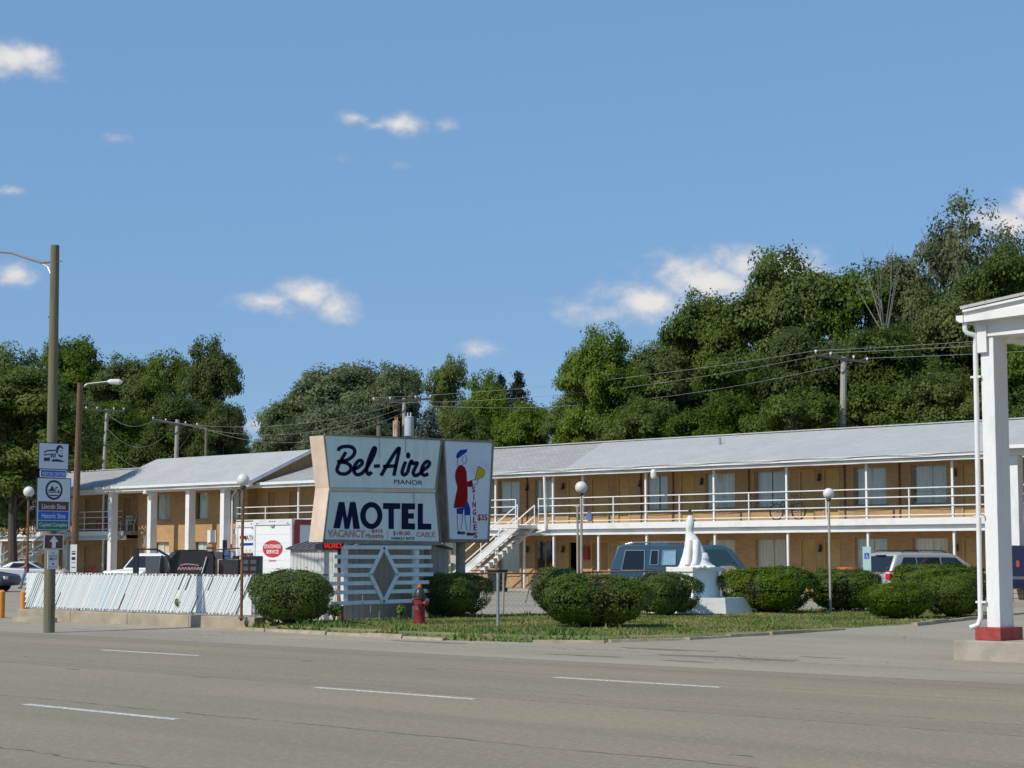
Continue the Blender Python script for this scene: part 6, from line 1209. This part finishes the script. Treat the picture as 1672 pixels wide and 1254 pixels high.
LT = [('leafy tree at the left edge behind the light pole', 15, 572, 180, 108, 'a', 'leaf_silver', .2), ('tall tree right of the light pole top', 125, 556, 150, 112, 'b', 'leaf_a', 1.3), ('tree above the cobra-head luminaire', 205, 588, 150, 114, 'c', 'leaf_a', 2.3), ('tree between the luminaire and the tall dark tree', 275, 580, 130, 116, 'd', 'leaf_a', 4.1), ('tall dark tree at the right of the left grove', 345, 557, 120, 112, 'a', 'leaf_c', 3.7),
      ('low tree in the gap left of the portico ridge', 385, 705, 80, 120, 'd', 'leaf_a', .8), ('low dark tree behind the tilted cross arm', 290, 650, 150, 104, 'b', 'leaf_c', 2.9), ('low tree behind the flat cross arm', 190, 660, 150, 104, 'c', 'leaf_a', 5.5), ('low silvery tree behind the brown lamp pole', 110, 650, 150, 102, 'd', 'leaf_silver', 3.6), ('low dark tree below the tall dark tree', 360, 660, 110, 106, 'c', 'leaf_c', 1.1), ('low leafy tree at the left edge above the globe lamp', 30, 640, 170, 92, 'c', 'leaf_silver', 4.4)]
for a in LT: tree(*a, group=G3)
tree('near tree whose boughs hang over the left end of the motel', 30, 600, 250, 58.5, 'b', 'leaf_a', .6, group=G3); tree('tree at the left edge reaching down in front of the motel wall', 25, 735, 110, 60, 'c', 'leaf_silver', 2.7, group=G3)
# bare dead branches
p = at_y(1437, 392, 93); g = random.Random(6); mb = MB(); mb.tube([(p.x, 93, 0), (p.x + .1, 93, p.z - 5)], [.3, .12], 8)
for i in range(9):
    b = Vector((p.x + .1, 93, p.z - 7 + i * .35)); e = Vector((p.x + g.uniform(-1.9, 1.6), 93 + g.uniform(-1, 1), p.z - g.uniform(0, 3.4))); m_ = b.lerp(e, .5) + Vector((g.uniform(-.3, .3), 0, g.uniform(-.4, .4))); mb.tube([b, m_, e], [.04, .025, .008], 5)
    for k in range(3): q = m_.lerp(e, .2 + .25 * k); mb.tube([q, q + Vector((g.uniform(-.9, .9), 0, g.uniform(.1, .9)))], [.015, .005], 4)
dt = thing('dead_tree', 'bare grey dead branches above the grove', 'tree', (p.x, 93, .1)); mb.build('branches', M['deadwood'], dt)
# conifers
def conifer(label, px, pyt, wpx, Y, m, seed, droop=.35):
    top = at_y(px, pyt, Y); Z = (top - CAM).dot(FWD); r0 = wpx / F * Z / 2; Ht = top.z; g = np.random.default_rng(seed); C = []; Nn = []; S = []; mb = MB().tube([(0, 0, 0), (0, 0, Ht * .97)], [.25, .03], 8); z = 1.2
    while z < Ht - .15:
        f = min(1, (Ht - z) / 3.2); r = r0 * f ** .85 + .1
        for k in range(9):
            a = g.uniform(0, 6.283); rr = r * g.uniform(.7, 1.12); n = int(34 * rr / 1.2) + 12; t = g.random(n) ** .7; pos = np.stack([np.cos(a) * rr * t, np.sin(a) * rr * t, z - droop * rr * t ** 1.5 + .18 * rr * (t > .85)], 1) + g.normal(0, .1, (n, 3)) * np.array([1, 1, 1.2]); pos[:, 2] -= g.random(n) * .3 * t
            C.append(pos); Nn.append(np.tile([np.cos(a) * .5, np.sin(a) * .5, .6], (n, 1))); S.append(g.uniform(.06, .15, n)); mb.tube([(0, 0, z), (math.cos(a) * rr, math.sin(a) * rr, z - droop * rr)], [.04, .01], 4)
        z += .3
    C = np.concatenate(C); t = thing('conifer_tree', label, 'tree', (top.x, Y, .1), local=True); raw('crown', leaf_quads(g, C, np.concatenate(Nn), np.concatenate(S), .4), len(C), 4, M[m], t); mb.build('trunk', M['bark'], t)
conifer('dark drooping spruce with a pointed top right of the bell sign', 846, 606, 62, 93, 'leaf_dark', 3, .3); conifer('dark spruce half hidden left of the pointed one', 818, 612, 56, 96, 'leaf_dark', 4, .3); conifer('blue-grey spruce beside the transformer cans', 700, 666, 80, 84, 'leaf_spruce', 5, .15)
